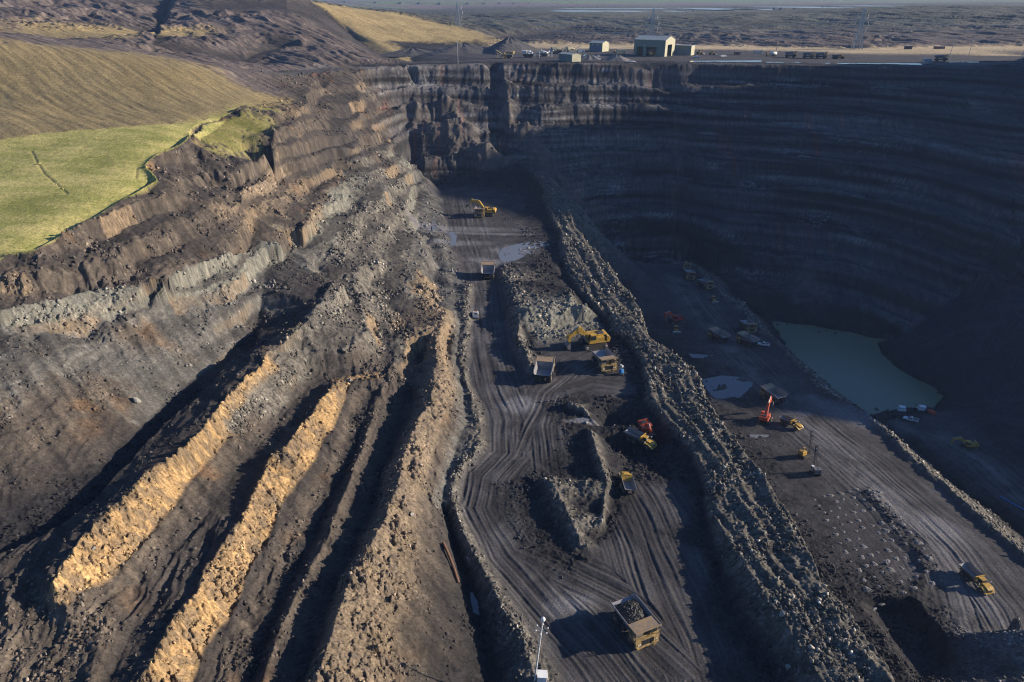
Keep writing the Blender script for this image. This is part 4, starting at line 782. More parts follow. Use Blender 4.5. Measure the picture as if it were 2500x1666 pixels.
bmesh.ops.delete(bm, geom=[v for v in bm.verts if dm[v.index]], context='VERTS'); bm.to_mesh(o_me); bm.free()
o_me.materials.append(g_me.materials[0])
hills = bpy.data.objects.new('hills', o_me); C.objects.link(hills); hills['kind'] = 'structure'
# ------------------------------------------------------------------ builders
class MB:
    def __init__(s): s.v = []; s.f = []; s.smooth = []
    def add(s, vs, fs, sm=False):
        n = len(s.v); s.v += [tuple(v) for v in vs]; s.f += [tuple(i + n for i in f) for f in fs]; s.smooth += [sm] * len(fs); return s
    def box(s, c, d, rz=0, rx=0, ry=0, taper=(1, 1), shift=(0, 0)):
        """box centred at c with size d; taper scales the top; shift moves the top"""
        M = Matrix.Rotation(rz, 3, 'Z') @ Matrix.Rotation(ry, 3, 'Y') @ Matrix.Rotation(rx, 3, 'X')
        vs = []
        for z in (-1, 1):
            tx, ty = (taper if z > 0 else (1, 1)); sx, sy = (shift if z > 0 else (0, 0))
            for x, y in ((-1, -1), (1, -1), (1, 1), (-1, 1)):
                vs.append(Vector(c) + M @ Vector((x * d[0] / 2 * tx + sx, y * d[1] / 2 * ty + sy, z * d[2] / 2)))
        return s.add(vs, [(3, 2, 1, 0), (4, 5, 6, 7), (0, 1, 5, 4), (1, 2, 6, 5), (2, 3, 7, 6), (3, 0, 4, 7)])
    def cyl(s, a, b, r, n=10, r2=None, cap=True):
        a = Vector(a); b = Vector(b); d = (b - a).normalized(); r2 = r if r2 is None else r2
        u = d.orthogonal().normalized(); w = d.cross(u)
        vs = []
        for p, rr in ((a, r), (b, r2)):
            for i in range(n):
                t = 2 * math.pi * i / n; vs.append(p + (u * math.cos(t) + w * math.sin(t)) * rr)
        fs = [(i, (i + 1) % n, n + (i + 1) % n, n + i) for i in range(n)]
        s.add(vs, fs, n > 6)
        if cap: s.add(vs[:n], [tuple(reversed(range(n)))]); s.add(vs[n:], [tuple(range(n))])
        return s
    def tube(s, pts, r, n=6):
        for a, b in zip(pts[:-1], pts[1:]): s.cyl(a, b, r, n)
        return s
    def lathe(s, prof, n=20, axis='X', c=(0, 0, 0)):
        """profile [(along axis, radius)] spun about the axis through c"""
        vs = []
        for h, r in prof:
            for i in range(n):
                t = 2 * math.pi * i / n; q = (h, r * math.cos(t), r * math.sin(t))
                if axis == 'Z': q = (q[1], q[2], q[0])
                vs.append((q[0] + c[0], q[1] + c[1], q[2] + c[2]))
        fs = []
        for k in range(len(prof) - 1):
            for i in range(n):
                fs.append((k * n + i, k * n + (i + 1) % n, (k + 1) * n + (i + 1) % n, (k + 1) * n + i))
        s.add(vs, fs, True)
        s.add(vs[:n], [tuple(reversed(range(n)))]); s.add(vs[-n:], [tuple(range(n))])
        return s
    def panel(s, q, th):
        """thick plate on the four (or more) corner points q"""
        q = [Vector(p) for p in q]; nrm = (q[1] - q[0]).cross(q[2] - q[0]).normalized() * th; n = len(q)
        vs = q + [p + nrm for p in q]
        return s.add(vs, [tuple(reversed(range(n))), tuple(range(n, 2 * n))] + [(i, (i + 1) % n, n + (i + 1) % n, n + i) for i in range(n)])
    def prism(s, prof, x0, x1):
        """closed outline in the (y, z) plane swept from x0 to x1"""
        n = len(prof); vs = [(x0, y, z) for y, z in prof] + [(x1, y, z) for y, z in prof]
        return s.add(vs, [tuple(reversed(range(n))), tuple(range(n, 2 * n))] + [(i, (i + 1) % n, n + (i + 1) % n, n + i) for i in range(n)])
    def build(s, name, mat, parent=None, bevel=0):
        me = bpy.data.meshes.new(name); me.from_pydata(s.v, [], s.f); me.polygons.foreach_set('use_smooth', s.smooth); me.update()
        b = bmesh.new(); b.from_mesh(me); bmesh.ops.recalc_face_normals(b, faces=b.faces)
        if bevel: bmesh.ops.bevel(b, geom=[e for e in b.edges if len(e.link_faces) == 2 and e.calc_face_angle(0) > 0.6], offset=bevel, segments=1, affect='EDGES', clamp_overlap=True)
        b.to_mesh(me); b.free()
        me.materials.append(mat)
        o = bpy.data.objects.new(name, me); C.objects.link(o)
        if parent: o.parent = parent
        return o
def tag(o, label=None, cat=None, group=None, kind=None):
    if label: o['label'] = label
    if cat: o['category'] = cat
    if group: o['group'] = group
    if kind: o['kind'] = kind
    return o
def thing(name, label, cat, group=None):
    o = bpy.data.objects.new(name, None); C.objects.link(o); o.empty_display_size = 0.5
    return tag(o, label, cat, group)
def copy_tree(o, parent=None):
    c = o.copy(); C.objects.link(c)
    if parent: c.parent = parent
    for ch in list(o.children): copy_tree(ch, c)
    return c
def drop(o, x, y, heading=0, dz=0.0, tilt=True, half=3.0, k=1.0):
    """stand a thing on the ground at x, y, facing heading (degrees from +X); +Y of the thing is its front"""
    a = R(heading); f = Vector((math.cos(a), math.sin(a), 0)); r = Vector((f.y, -f.x, 0))
    if tilt:
        g = lambda p: hz(p.x, p.y)
        p = Vector((x, y, 0))
        zf, zb_, zr, zl = g(p + f * half), g(p - f * half), g(p + r * half * .6), g(p - r * half * .6)
        f = Vector((f.x, f.y, max(-.25, min(.25, (zf - zb_) / (2 * half))))).normalized(); r = Vector((r.x, r.y, max(-.2, min(.2, (zr - zl) / (1.2 * half))))).normalized()
        z = max((zf + zb_) / 2, (zr + zl) / 2, hz(x, y) - 0.1)
    else: z = hz(x, y)
    u = r.cross(f).normalized(); r = f.cross(u)
    M = Matrix((( r.x, f.x, u.x, x), (r.y, f.y, u.y, y), (r.z, f.z, u.z, z + dz), (0, 0, 0, 1)))
    o.matrix_world = M @ Matrix.Scale(k, 4)
    return o
def mat(name, col, rough=0.6, metal=0.0, dirt=0.0, dirtcol=(.11, .095, .08), scale=1.5, spec=0.4):
    """plain coat with procedural dust and wear"""
    m = bpy.data.materials.new(name); m.use_nodes = True; nt = m.node_tree; b = nt.nodes['Principled BSDF']
    b.inputs['Roughness'].default_value = rough; b.inputs['Metallic'].default_value = metal; b.inputs['Specular IOR Level'].default_value = spec
    tc = nt.nodes.new('ShaderNodeTexCoord'); n = nt.nodes.new('ShaderNodeTexNoise'); n.inputs['Scale'].default_value = scale; n.inputs['Detail'].default_value = 6; n.inputs['Roughness'].default_value = 0.65
    nt.links.new(tc.outputs['Object'], n.inputs['Vector'])
    mr = nt.nodes.new('ShaderNodeMapRange'); mr.inputs['From Min'].default_value = 0.40; mr.inputs['From Max'].default_value = 0.68; mr.inputs['To Min'].default_value = dirt * 0.25; mr.inputs['To Max'].default_value = min(1, dirt * 1.5)
    nt.links.new(n.outputs[0], mr.inputs[0])
    mx = nt.nodes.new('ShaderNodeMix'); mx.data_type = 'RGBA'; mx.inputs[6].default_value = (*col, 1); mx.inputs[7].default_value = (*dirtcol, 1)
    nt.links.new(mr.outputs[0], mx.inputs[0]); nt.links.new(mx.outputs[2], b.inputs['Base Color'])
    return m
M_ = dict(
    yellow=mat('yellow_paint', (.66, .38, .03), .5, dirt=.5), yellowd=mat('dusty_yellow_paint', (.55, .36, .11), .6, dirt=.7), orange=mat('orange_paint', (.62, .09, .022), .5, dirt=.25), red=mat('red_paint', (.45, .03, .02), .5, dirt=.3),
    white=mat('white_paint', (.78, .78, .76), .45, dirt=.15), grey=mat('grey_steel', (.26, .25, .25), .5, .3, dirt=.45), body=mat('worn_steel_plate', (.34, .33, .34), .42, .35, dirt=.35, dirtcol=(.15, .12, .10)), dark=mat('black_steel', (.035, .035, .037), .6, dirt=.4),
    rubber=mat('tyre_rubber', (.022, .021, .021), .85, dirt=.6, dirtcol=(.075, .066, .058)), rim=mat('rim_paint', (.30, .25, .18), .6, dirt=.6), glass=mat('cab_glass', (.02, .025, .03), .12, dirt=.1, spec=.8), rust=mat('rusty_steel', (.19, .085, .045), .8, dirt=.6, dirtcol=(.12, .07, .045)),
    rustp=mat('worn_canopy_plate', (.42, .27, .12), .6, .1, dirt=.7, dirtcol=(.22, .19, .17), scale=.9), track=mat('track_steel', (.06, .055, .05), .6, .3, dirt=.6), coal=mat('coal', (.022, .021, .022), .55, dirt=.4, dirtcol=(.10, .085, .065)), blue=mat('blue_paint', (.03, .20, .50), .5, dirt=.15), galv=mat('galvanised_steel', (.48, .50, .50), .35, .5, dirt=.2),
    clad=mat('green_cladding', (.17, .20, .15), .55, dirt=.2, dirtcol=(.26, .26, .2), scale=.4), cladp=mat('pale_and_sunlit_cladding', (.48, .45, .30), .6, dirt=.2, scale=.4), roof=mat('pale_roof_sheet', (.42, .44, .40), .5, dirt=.25, scale=.4), door=mat('blue_grey_door', (.14, .19, .26), .5, dirt=.2), wood=mat('weathered_wood', (.30, .25, .19), .8, dirt=.4),
    lamp=mat('lamp_glass', (.85, .82, .70), .2), void=mat('dark_interior', (.012, .012, .014), .9), cable=mat('bare_conductor', (.42, .43, .44), .5, .2), ins=mat('white_glass_insulator', (.75, .78, .78), .3), conc=mat('concrete_block', (.36, .35, .33), .9, dirt=.4))
def corrugate(m, k=3.0):
    nt = m.node_tree; b = nt.nodes['Principled BSDF']; tc = nt.nodes.new('ShaderNodeTexCoord'); wv = nt.nodes.new('ShaderNodeTexWave'); wv.bands_direction = 'X'; wv.inputs['Scale'].default_value = k
    bu = nt.nodes.new('ShaderNodeBump'); bu.inputs['Strength'].default_value = .5; bu.inputs['Distance'].default_value = .05
    nt.links.new(tc.outputs['Object'], wv.inputs['Vector']); nt.links.new(wv.outputs[1], bu.inputs['Height']); nt.links.new(bu.outputs[0], b.inputs['Normal'])
for k_ in ('clad', 'cladp', 'roof', 'door'): corrugate(M_[k_])

def wheel(parent, c, r, w, side, name='wheel', rimmat=None):
    t = MB().lathe([(-w/2, r*.55), (-w/2, r*.86), (-w*.36, r*.97), (-w*.2, r), (w*.2, r), (w*.36, r*.97), (w/2, r*.86), (w/2, r*.55)], 22, 'X', c)
    for i in range(22):                      # tread lugs
        a = 2 * math.pi * i / 22
        t.box((c[0], c[1] + math.cos(a) * r * 1.0, c[2] + math.sin(a) * r * 1.0), (w * .86, r * .10, r * .07), rx=a - math.pi / 2)
    o = t.build(name, M_['rubber'], parent)
    x = c[0] + side * (w / 2 - .02)
    rm = MB().lathe([(0, r*.58), (side*.05, r*.56), (-side*.10, r*.48), (-side*.14, r*.28), (side*.10, r*.26), (side*.12, r*.05)], 18, 'X', (x, c[1], c[2]))
    rm.build('rim', rimmat or M_['rim'], o)
    return o
# ------------------------------------------------------------------ vehicles (front towards +Y, standing on z = 0)
def make_haul_truck(label, paint='yellowd', tint=None):
    t = thing('haul_truck', label, 'dump truck', 'rigid haul trucks')
    P_ = M_[paint]
    ch = MB()
    for x in (-1.0, 1.0): ch.box((x, -.4, 1.75), (.45, 9.2, .75))
    ch.box((0, 3.2, 1.5), (3.4, .7, .6)); ch.box((0, -2.9, 1.45), (3.0, .9, .9)); ch.box((0, -1, 1.8), (1.6, .6, .5))
    ch.box((-2.3, -.2, 1.55), (1.0, 2.2, 1.1)); ch.box((2.3, -.2, 1.5), (1.0, 1.6, 1.0))          # fuel and hydraulic tanks
    ch.build('chassis', M_['dark'], t, .04)
    dk = MB()
    dk.box((0, 4.1, 3.12), (6.3, 3.0, .16)); dk.box((-2.55, 4.2, 2.75), (1.2, 2.6, .6), taper=(1, .9)); dk.box((2.55, 4.2, 2.75), (1.2, 2.6, .6), taper=(1, .9))
    dk.box((-2.3, 5.3, 1.9), (1.4, .5, 1.7)); dk.box((2.3, 5.3, 1.9), (1.4, .5, 1.7))
    dk.build('deck', P_, t, .04)
    MB().box((0, 5.55, 1.15), (5.6, .55, .5)).box((0, 5.5, .82), (4.6, .3, .25)).build('bumper', P_, t, .05)
    MB().box((0, 4.6, 2.35), (2.9, 1.9, 1.5), taper=(.95, .95)).build('bonnet', P_, t, .05)
    g = MB().box((0, 5.58, 2.35), (2.7, .08, 1.55))
    for i in range(7): g.box((-1.15 + i * .38, 5.64, 2.35), (.06, .06, 1.45))
    g.box((0, 5.65, 3.02), (2.75, .08, .12)); g.box((0, 5.65, 1.65), (2.75, .08, .12))
    g.build('grille', M_['dark'], t)
    for x in (-2.3, 2.3):
        MB().cyl((x, 5.54, 1.95), (x, 5.62, 1.95), .2, 12).cyl((x * .8, 5.54, 1.95), (x * .8, 5.62, 1.95), .2, 12).build('headlight', M_['lamp'], t)
    cab = MB().box((-1.75, 4.0, 4.05), (1.9, 2.0, 1.75), taper=(.92, .86)).box((-1.75, 4.0, 4.97), (2.0, 2.1, .12))
    cb = cab.build('cab', P_, t, .05)
    MB().box((-1.75, 5.0, 4.2), (1.6, .06, 1.0), rx=R(4)).box((-2.68, 4.05, 4.2), (.06, 1.5, .95), ry=R(2.5)).box((-.82, 4.05, 4.2), (.06, 1.5, .95), ry=R(-2.5)).build('window', M_['glass'], cb)
    MB().box((1.55, 3.9, 3.75), (1.9, 1.4, 1.1)).cyl((.4, 3.2, 3.2), (.4, 3.2, 4.6), .16).cyl((.75, 3.2, 3.2), (.75, 3.2, 4.6), .16).build('air_filter_housing', M_['grey'], t, .05)
    r = MB()
    def rail(pts):
        r.tube(pts, .045, 5); r.tube([(p[0], p[1], p[2] - .5) for p in pts], .035, 4)
        for p in pts: r.cyl((p[0], p[1], p[2] - 1.05), p, .045, 5)
    rail([(3.1, 2.9, 4.25), (3.1, 5.5, 4.25), (.2, 5.5, 4.25)]); rail([(-3.1, 2.9, 4.25), (-3.1, 5.5, 4.25), (-1.0, 5.5, 4.25)])
    r.build('handrail', P_, t)
    l = MB()
    for x in (-2.0, -1.45): l.tube([(x, 6.05, .55), (x, 5.75, 3.15)], .05, 5)
    for i in range(8): l.box((-1.72, 6.02 - i * .035, .7 + i * .33), (.6, .12, .04))
    l.build('ladder', P_, t)
    for x in (-3.15, 3.15): MB().tube([(x, 5.4, 3.2), (x * 1.06, 5.6, 3.7)], .04, 5).box((x * 1.07, 5.62, 4.0), (.35, .08, .6)).build('mirror', M_['dark'], t)
    b = MB(); th = .12
    # tub: floor falls towards the front, sides flare, tail kicks up
    fl = [(-2.35, 2.1, 2.55), (2.35, 2.1, 2.55), (2.5, -3.6, 2.9), (-2.5, -3.6, 2.9)]
    b.panel([fl[0], fl[3], fl[2], fl[1]], th)
    b.panel([(-2.5, -3.6, 2.9), (-2.6, -5.3, 3.75), (2.6, -5.3, 3.75), (2.5, -3.6, 2.9)], th)
    for s in (-1, 1):
        q = [(s * 2.35, 2.1, 2.55), (s * 2.5, -3.6, 2.9), (s * 3.15, -4.2, 4.75), (s * 3.15, 2.35, 5.2)]
        q2 = [(s * 2.5, -3.6, 2.9), (s * 2.6, -5.3, 3.75), (s * 2.95, -5.35, 4.2), (s * 3.15, -4.2, 4.75)]
        b.panel(q if s > 0 else q[::-1], th); b.panel(q2 if s > 0 else q2[::-1], th)
        b.tube([(s * 3.2, 2.4, 5.22), (s * 3.2, -4.2, 4.78), (s * 3.0, -5.35, 4.22)], .16, 6)
        for y, zt, zl in ((1.4, 5.05, 2.65), (0, 4.95, 2.72), (-1.4, 4.87, 2.8), (-2.8, 4.78, 2.9)):       # outside ribs
            b.panel([(s * 2.48, y - .14, zl), (s * 2.48, y + .14, zl), (s * 3.3, y + .14, zt - .05), (s * 3.3, y - .14, zt - .05)], .12 * s)
    b.panel([(-2.35, 2.1, 2.55), (2.35, 2.1, 2.55), (3.15, 2.45, 5.22), (-3.15, 2.45, 5.22)], -th)
    b.build('dump_body', M_['body'], t)
    cn = MB().panel([(-3.2, 2.3, 5.2), (3.2, 2.3, 5.2), (3.2, 5.45, 5.62), (-3.2, 5.45, 5.62)], .14)
    for x in (-3.2, 3.2): cn.box((x, 3.9, 5.5), (.16, 3.3, .34), rx=R(7.5))
    cn.box((0, 5.45, 5.72), (6.5, .16, .36))
    for x in (-2, 0, 2): cn.box((x, 3.9, 5.33), (.2, 3.1, .2), rx=R(7.5))
    cn.build('canopy', tint or M_['rustp'], t)
    for x, y, s in ((-2.45, 3.1, -1), (2.45, 3.1, 1)): wheel(t, (x, y, 1.42), 1.42, 1.0, s)
    for s in (-1, 1):
        wheel(t, (s * 1.45, -2.9, 1.42), 1.42, .95, s); wheel(t, (s * 2.55, -2.9, 1.42), 1.42, .95, s)
    return t
def make_load(label, cat='load'):
    n = 22; m = 26; vs = []; fs = []
    for i in range(m):
        for j in range(n):
            x = -1 + 2 * j / (n - 1); y = -1 + 2 * i / (m - 1)
            e = max(0, 1 - abs(x) ** 2.2) * max(0, 1 - abs(y) ** 2.2)
            z = 4.15 + 1.45 * e ** .8 + (random.random() - .5) * .34 * (e > .05)
            wid = 2.8 + .0 * y
            vs.append((x * wid + (random.random() - .5) * .12, -1.15 + y * 3.1 + (random.random() - .5) * .12, z - (1 - y) * .15))
    for i in range(m - 1):
        for j in range(n - 1): fs.append((i * n + j, i * n + j + 1, (i + 1) * n + j + 1, (i + 1) * n + j))
    n0 = len(vs)
    base = [(-2.3, -3.9, 3.2), (2.3, -3.9, 3.2), (2.2, 1.9, 2.9), (-2.2, 1.9, 2.9)]
    b = MB(); b.add(vs, fs)
    edge = [j for j in range(n)] + [i * n + n - 1 for i in range(1, m)] + [(m - 1) * n + j for j in range(n - 2, -1, -1)] + [i * n for i in range(m - 2, 0, -1)]
    ev = [vs[k] for k in edge]; lowv = [(v[0] * .8, v[1] * .95 - .06, 3.05) for v in ev]; k = len(ev)
    b.add(ev + lowv, [(i, (i + 1) % k, k + (i + 1) % k, k + i) for i in range(k)] + [tuple(range(k, 2 * k))])
    for i in range(160):
        x = random.uniform(-2.3, 2.3); y = random.uniform(-3.8, 1.6); e = max(0, 1 - abs(x / 2.8) ** 2.2) * max(0, 1 - abs((y + 1.15) / 3.1) ** 2.2)
        d = random.uniform(.12, .42); b.box((x, y, 4.1 + 1.45 * e ** .8), (d, d * random.uniform(.6, 1.2), d * .8), rz=random.random() * 3, rx=random.random(), ry=random.random(), taper=(.6, .7))
    o = b.build('coal_load', M_['coal']); return tag(o, label, cat)
def make_excavator(label, paint, pose, s=1.0, group='excavators', arms=None, shovel=False):
    """pose = joints in the (y, z) plane: boom knee, boom tip, stick end; bucket hangs at the stick end"""
    t = thing('excavator', label, 'excavator', group); P_ = M_[paint]; A = M_[arms] if arms else P_
    def V(*a): return tuple(s * q for q in a)
    for x in (-1.55, 1.55):
        prof = []
        for i in range(9): a = math.pi / 2 + math.pi * i / 8; prof.append((s * (-2.0 + .52 * math.cos(a)), s * (.52 + .52 * math.sin(a))))
        for i in range(9): a = -math.pi / 2 + math.pi * i / 8; prof.append((s * (2.0 + .52 * math.cos(a)), s * (.52 + .52 * math.sin(a))))
        tr = MB().prism(prof, s * (x - .33), s * (x + .33))
        for i in range(14): tr.box(V(x, -2.0 + i * .31, 1.05), V(.68, .1, .06)); tr.box(V(x, -2.0 + i * .31, .0), V(.68, .1, .06))
        tk = tr.build('track', M_['track'], t)
        sp = MB()
        for y in (-2.0, 2.0): sp.lathe([(-s * .37, s * .2), (-s * .37, s * .36), (s * .37, s * .36), (s * .37, s * .2)], 14, 'X', V(x, y, .52))
        sp.build('sprocket', M_['grey'], tk)
    MB().box(V(0, 0, .62), V(2.6, 1.8, .5)).cyl(V(0, 0, .8), V(0, 0, 1.2), s * .85, 20).build('undercarriage', M_['dark'], t)
    h = MB().box(V(0, -.55, 1.35), V(2.9, 3.9, .3)).box(V(.85, -.2, 2.05), V(1.15, 2.6, 1.15)).box(V(-.9, -1.0, 1.95), V(1.05, 1.6, .95)).box(V(.1, -1.4, 2.1), V(1.6, 1.6, 1.25))
    h.build('house', P_, t, .04 * s)
    pr = [(-2.3, 1.2), (-2.3, 2.6), (-2.75, 2.55), (-3.05, 2.2), (-3.05, 1.5), (-2.8, 1.2)]
    MB().prism([(s * y, s * z) for y, z in pr], -1.45 * s, 1.45 * s).build('counterweight', P_, t, .04 * s)
    d = MB().cyl(V(.5, -1.3, 2.7), V(.5, -1.3, 3.2), s * .09, 8).box(V(.1, -1.4, 2.76), V(1.3, 1.2, .1)).tube([V(-1.35, -.4, 2.45), V(-1.35, -.4, 2.9), V(-1.35, -2.2, 2.9), V(-1.35, -2.2, 2.45)], s * .03, 4).tube([V(1.4, .9, 2.65), V(1.4, .9, 3.1), V(1.4, -2.2, 3.1), V(1.4, -2.2, 2.65)], s * .03, 4)
    for i in range(5): d.box(V(1.44, -.1 - i * .4, 2.05), V(.06, .25, .7))
    d.build('exhaust_and_rails', M_['dark'], t)
    cb = MB().box(V(-.95, .55, 2.25), V(1.0, 1.5, 1.55), taper=(.92, .82), shift=(0, -.08 * s)).box(V(-.95, .47, 3.05), V(.98, 1.3, .08)).build('cab', P_, t, .04 * s)
    MB().box(V(-.95, 1.22, 2.42), V(.82, .05, 1.0), rx=R(9)).box(V(-1.44, .52, 2.45), V(.05, 1.05, .85), ry=R(2)).box(V(-.46, .52, 2.45), V(.05, 1.05, .85), ry=R(-2)).build('window', M_['glass'], cb)
    foot = Vector((0, .9, 1.6)); K, T, E = [Vector((0, *p)) for p in pose[:3]]
    def beam(mb, a, b, w0, w1, wx):
        a = Vector(a); b = Vector(b); d = (b - a).normalized(); n = Vector((0, -d.z, d.y))
        q = [a + n * w0 / 2, b + n * w1 / 2, b - n * w1 / 2, a - n * w0 / 2]
        mb.prism([(s * p.y, s * p.z) for p in q], -wx * s / 2, wx * s / 2)
    bo = MB(); beam(bo, foot, K, .75, 1.15, .75); beam(bo, K, T, 1.15, .6, .62); bo.cyl(V(-.36, K.y, K.z), V(.36, K.y, K.z), .47 * s, 14); bo.cyl(V(-.32, T.y, T.z), V(.32, T.y, T.z), .24 * s, 12)
    bm_ = bo.build('boom', A, t, .03 * s)
    cy = MB()
    for x in (-.45, .45):
        m_ = (foot + K) * .5; a0 = Vector((x, 1.5, 1.15)); b0 = Vector((x, (K.y + foot.y) / 2 + .3, (K.z + foot.z) / 2 + .1)); mid = a0.lerp(b0, .55)
        cy.cyl(tuple(a0 * s), tuple(mid * s), .13 * s, 8); cy.cyl(tuple(mid * s), tuple(b0 * s), .07 * s, 8)
    cy.build('ram', M_['galv'], bm_)
    sd = (E - T).normalized(); back = T - sd * .7
    st = MB(); beam(st, back, T, .45, .75, .48); beam(st, T, E, .75, .4, .45); st.cyl(V(-.3, E.y, E.z), V(.3, E.y, E.z), .18 * s, 10)
    sk = st.build('stick', A, t, .03 * s)
    c2 = MB(); a0 = K + Vector((0, .1, .62)); c2.cyl(tuple(a0 * s), tuple(a0.lerp(back, .55) * s), .12 * s, 8); c2.cyl(tuple(a0.lerp(back, .55) * s), tuple(back * s), .07 * s, 8)
    c2.build('ram', M_['galv'], sk)
    # bucket: curved shell with side plates and teeth
    ang = pose[3]; bk = MB(); W_ = .75 * s
    def loc(y, z): ca, sa = math.cos(ang), math.sin(ang); return (E.y + y * ca - z * sa, E.z + y * sa + z * ca)
    outer = [(0, .15), (.35, .05), (.6, -.35), (.5, -.85), (.1, -1.15), (-.45, -1.2)]
    inner = [(-.45, -1.12), (.06, -1.06), (.42, -.8), (.5, -.36), (.28, -.05), (-.02, .02)]
    prof = [loc(*p) for p in outer + inner]
    for a in range(len(outer) - 1):
        q = [loc(*outer[a]), loc(*outer[a + 1]), loc(*inner[len(inner) - 2 - a]), loc(*inner[len(inner) - 1 - a])]
        bk.prism([(s * y, s * z) for y, z in q], -W_, W_)
    side = [loc(*p) for p in [(0, .15), (.35, .05), (.6, -.35), (.5, -.85), (.1, -1.15), (-.45, -1.2), (-.25, -.5)]]
    for x in (-W_, W_ - .06 * s): bk.prism([(s * y, s * z) for y, z in side], x, x + .06 * s)
    for i in range(5):
        y, z = loc(-.55, -1.2); bk.box((-W_ + W_ * (i + .5) * .4, s * y, s * z), (.12 * s, .3 * s, .12 * s), rx=ang)
    bk.build('bucket', M_['grey'], t)
    return t
def make_adt(label, loaded=True, paint='yellow'):
    t = thing('articulated_truck', label, 'dump truck', 'articulated dump trucks'); P_ = M_[paint]
    MB().box((0, -1.4, 1.15), (1.3, 7.4, .5)).box((0, 3.0, 1.15), (1.3, 3.2, .6)).cyl((0, 1.2, .9), (0, 1.2, 1.8), .35, 12).build('chassis', M_['dark'], t, .03)
    hp = [(2.6, 1.2), (2.6, 2.6), (4.2, 2.35), (5.05, 1.95), (5.1, 1.0), (4.0, 1.0)]
    MB().prism(hp, -.72, .72).build('bonnet', M_['grey'] if not loaded else P_, t, .05)
    MB().box((0, 5.12, 1.45), (1.2, .06, .85)).build('grille', M_['dark'], t)
    fd = MB()
    for s in (-1, 1):
        fd.prism([(2.2, 1.75), (2.6, 2.15), (3.9, 2.15), (4.6, 1.75), (5.1, 1.2), (5.1, .95), (4.55, 1.4), (3.8, 1.85), (2.8, 1.85), (2.35, 1.55)], s * .9 if s > 0 else -1.75, 1.75 if s > 0 else -.9)
    fd.box((0, 5.2, .95), (3.1, .25, .4)); fd.build('mudguard', P_, t, .03)
    for x in (-1.25, 1.25): MB().box((x, 5.34, 1.0), (.36, .05, .22)).build('headlight', M_['lamp'], t)
    cb = MB().box((0, 1.95, 2.55), (1.6, 1.55, 1.75), taper=(.9, .86)).box((0, 1.9, 3.46), (1.65, 1.6, .1)).build('cab', P_, t, .04)
    MB().box((0, 2.68, 2.75), (1.3, .06, 1.0), rx=R(5)).box((-.76, 1.95, 2.75), (.06, 1.15, .95), ry=R(3)).box((.76, 1.95, 2.75), (.06, 1.15, .95), ry=R(-3)).build('window', M_['glass'], cb)
    b = MB(); th = .1
    b.panel([(-1.15, .2, 1.75), (-1.2, -3.6, 1.75), (1.2, -3.6, 1.75), (1.15, .2, 1.75)], th)
    b.panel([(-1.2, -3.6, 1.75), (-1.4, -5.3, 2.55), (1.4, -5.3, 2.55), (1.2, -3.6, 1.75)], th)
    for s in (-1, 1):
        q = [(s * 1.15, .2, 1.75), (s * 1.2, -3.6, 1.75), (s * 1.7, -4.0, 3.0), (s * 1.7, .75, 3.15)]; q2 = [(s * 1.2, -3.6, 1.75), (s * 1.4, -5.3, 2.55), (s * 1.65, -5.35, 2.85), (s * 1.7, -4.0, 3.0)]
        b.panel(q if s > 0 else q[::-1], th); b.panel(q2 if s > 0 else q2[::-1], th)
        b.tube([(s * 1.74, .78, 3.16), (s * 1.74, -4.0, 3.02), (s * 1.68, -5.35, 2.87)], .09, 6)
        for y in (-.4, -1.6, -2.8): b.panel([(s * 1.24, y - .1, 1.8), (s * 1.24, y + .1, 1.8), (s * 1.8, y + .1, 3.0), (s * 1.8, y - .1, 3.0)], .1 * s)
    b.build('dump_body', M_['body'] if not loaded else M_['grey'], t)
    hb = MB().panel([(-1.15, .2, 1.75), (1.15, .2, 1.75), (1.75, .8, 3.18), (-1.75, .8, 3.18)], -th).panel([(-1.75, .8, 3.18), (1.75, .8, 3.18), (1.55, 1.0, 3.62), (-1.55, 1.0, 3.62)], -th).box((0, 1.05, 3.6), (3.1, .3, .12))
    hb.build('headboard', P_, t)
    for x in (-1.95, 1.95): MB().tube([(x * .8, 2.4, 2.2), (x, 2.9, 2.6)], .035, 5).box((x, 2.95, 2.75), (.25, .08, .45)).build('mirror', M_['white'], t)
    for s in (-1, 1):
        for y in (3.6, -1.3, -3.1): wheel(t, (s * 1.38, y, .92), .92, .72, s)
    return t
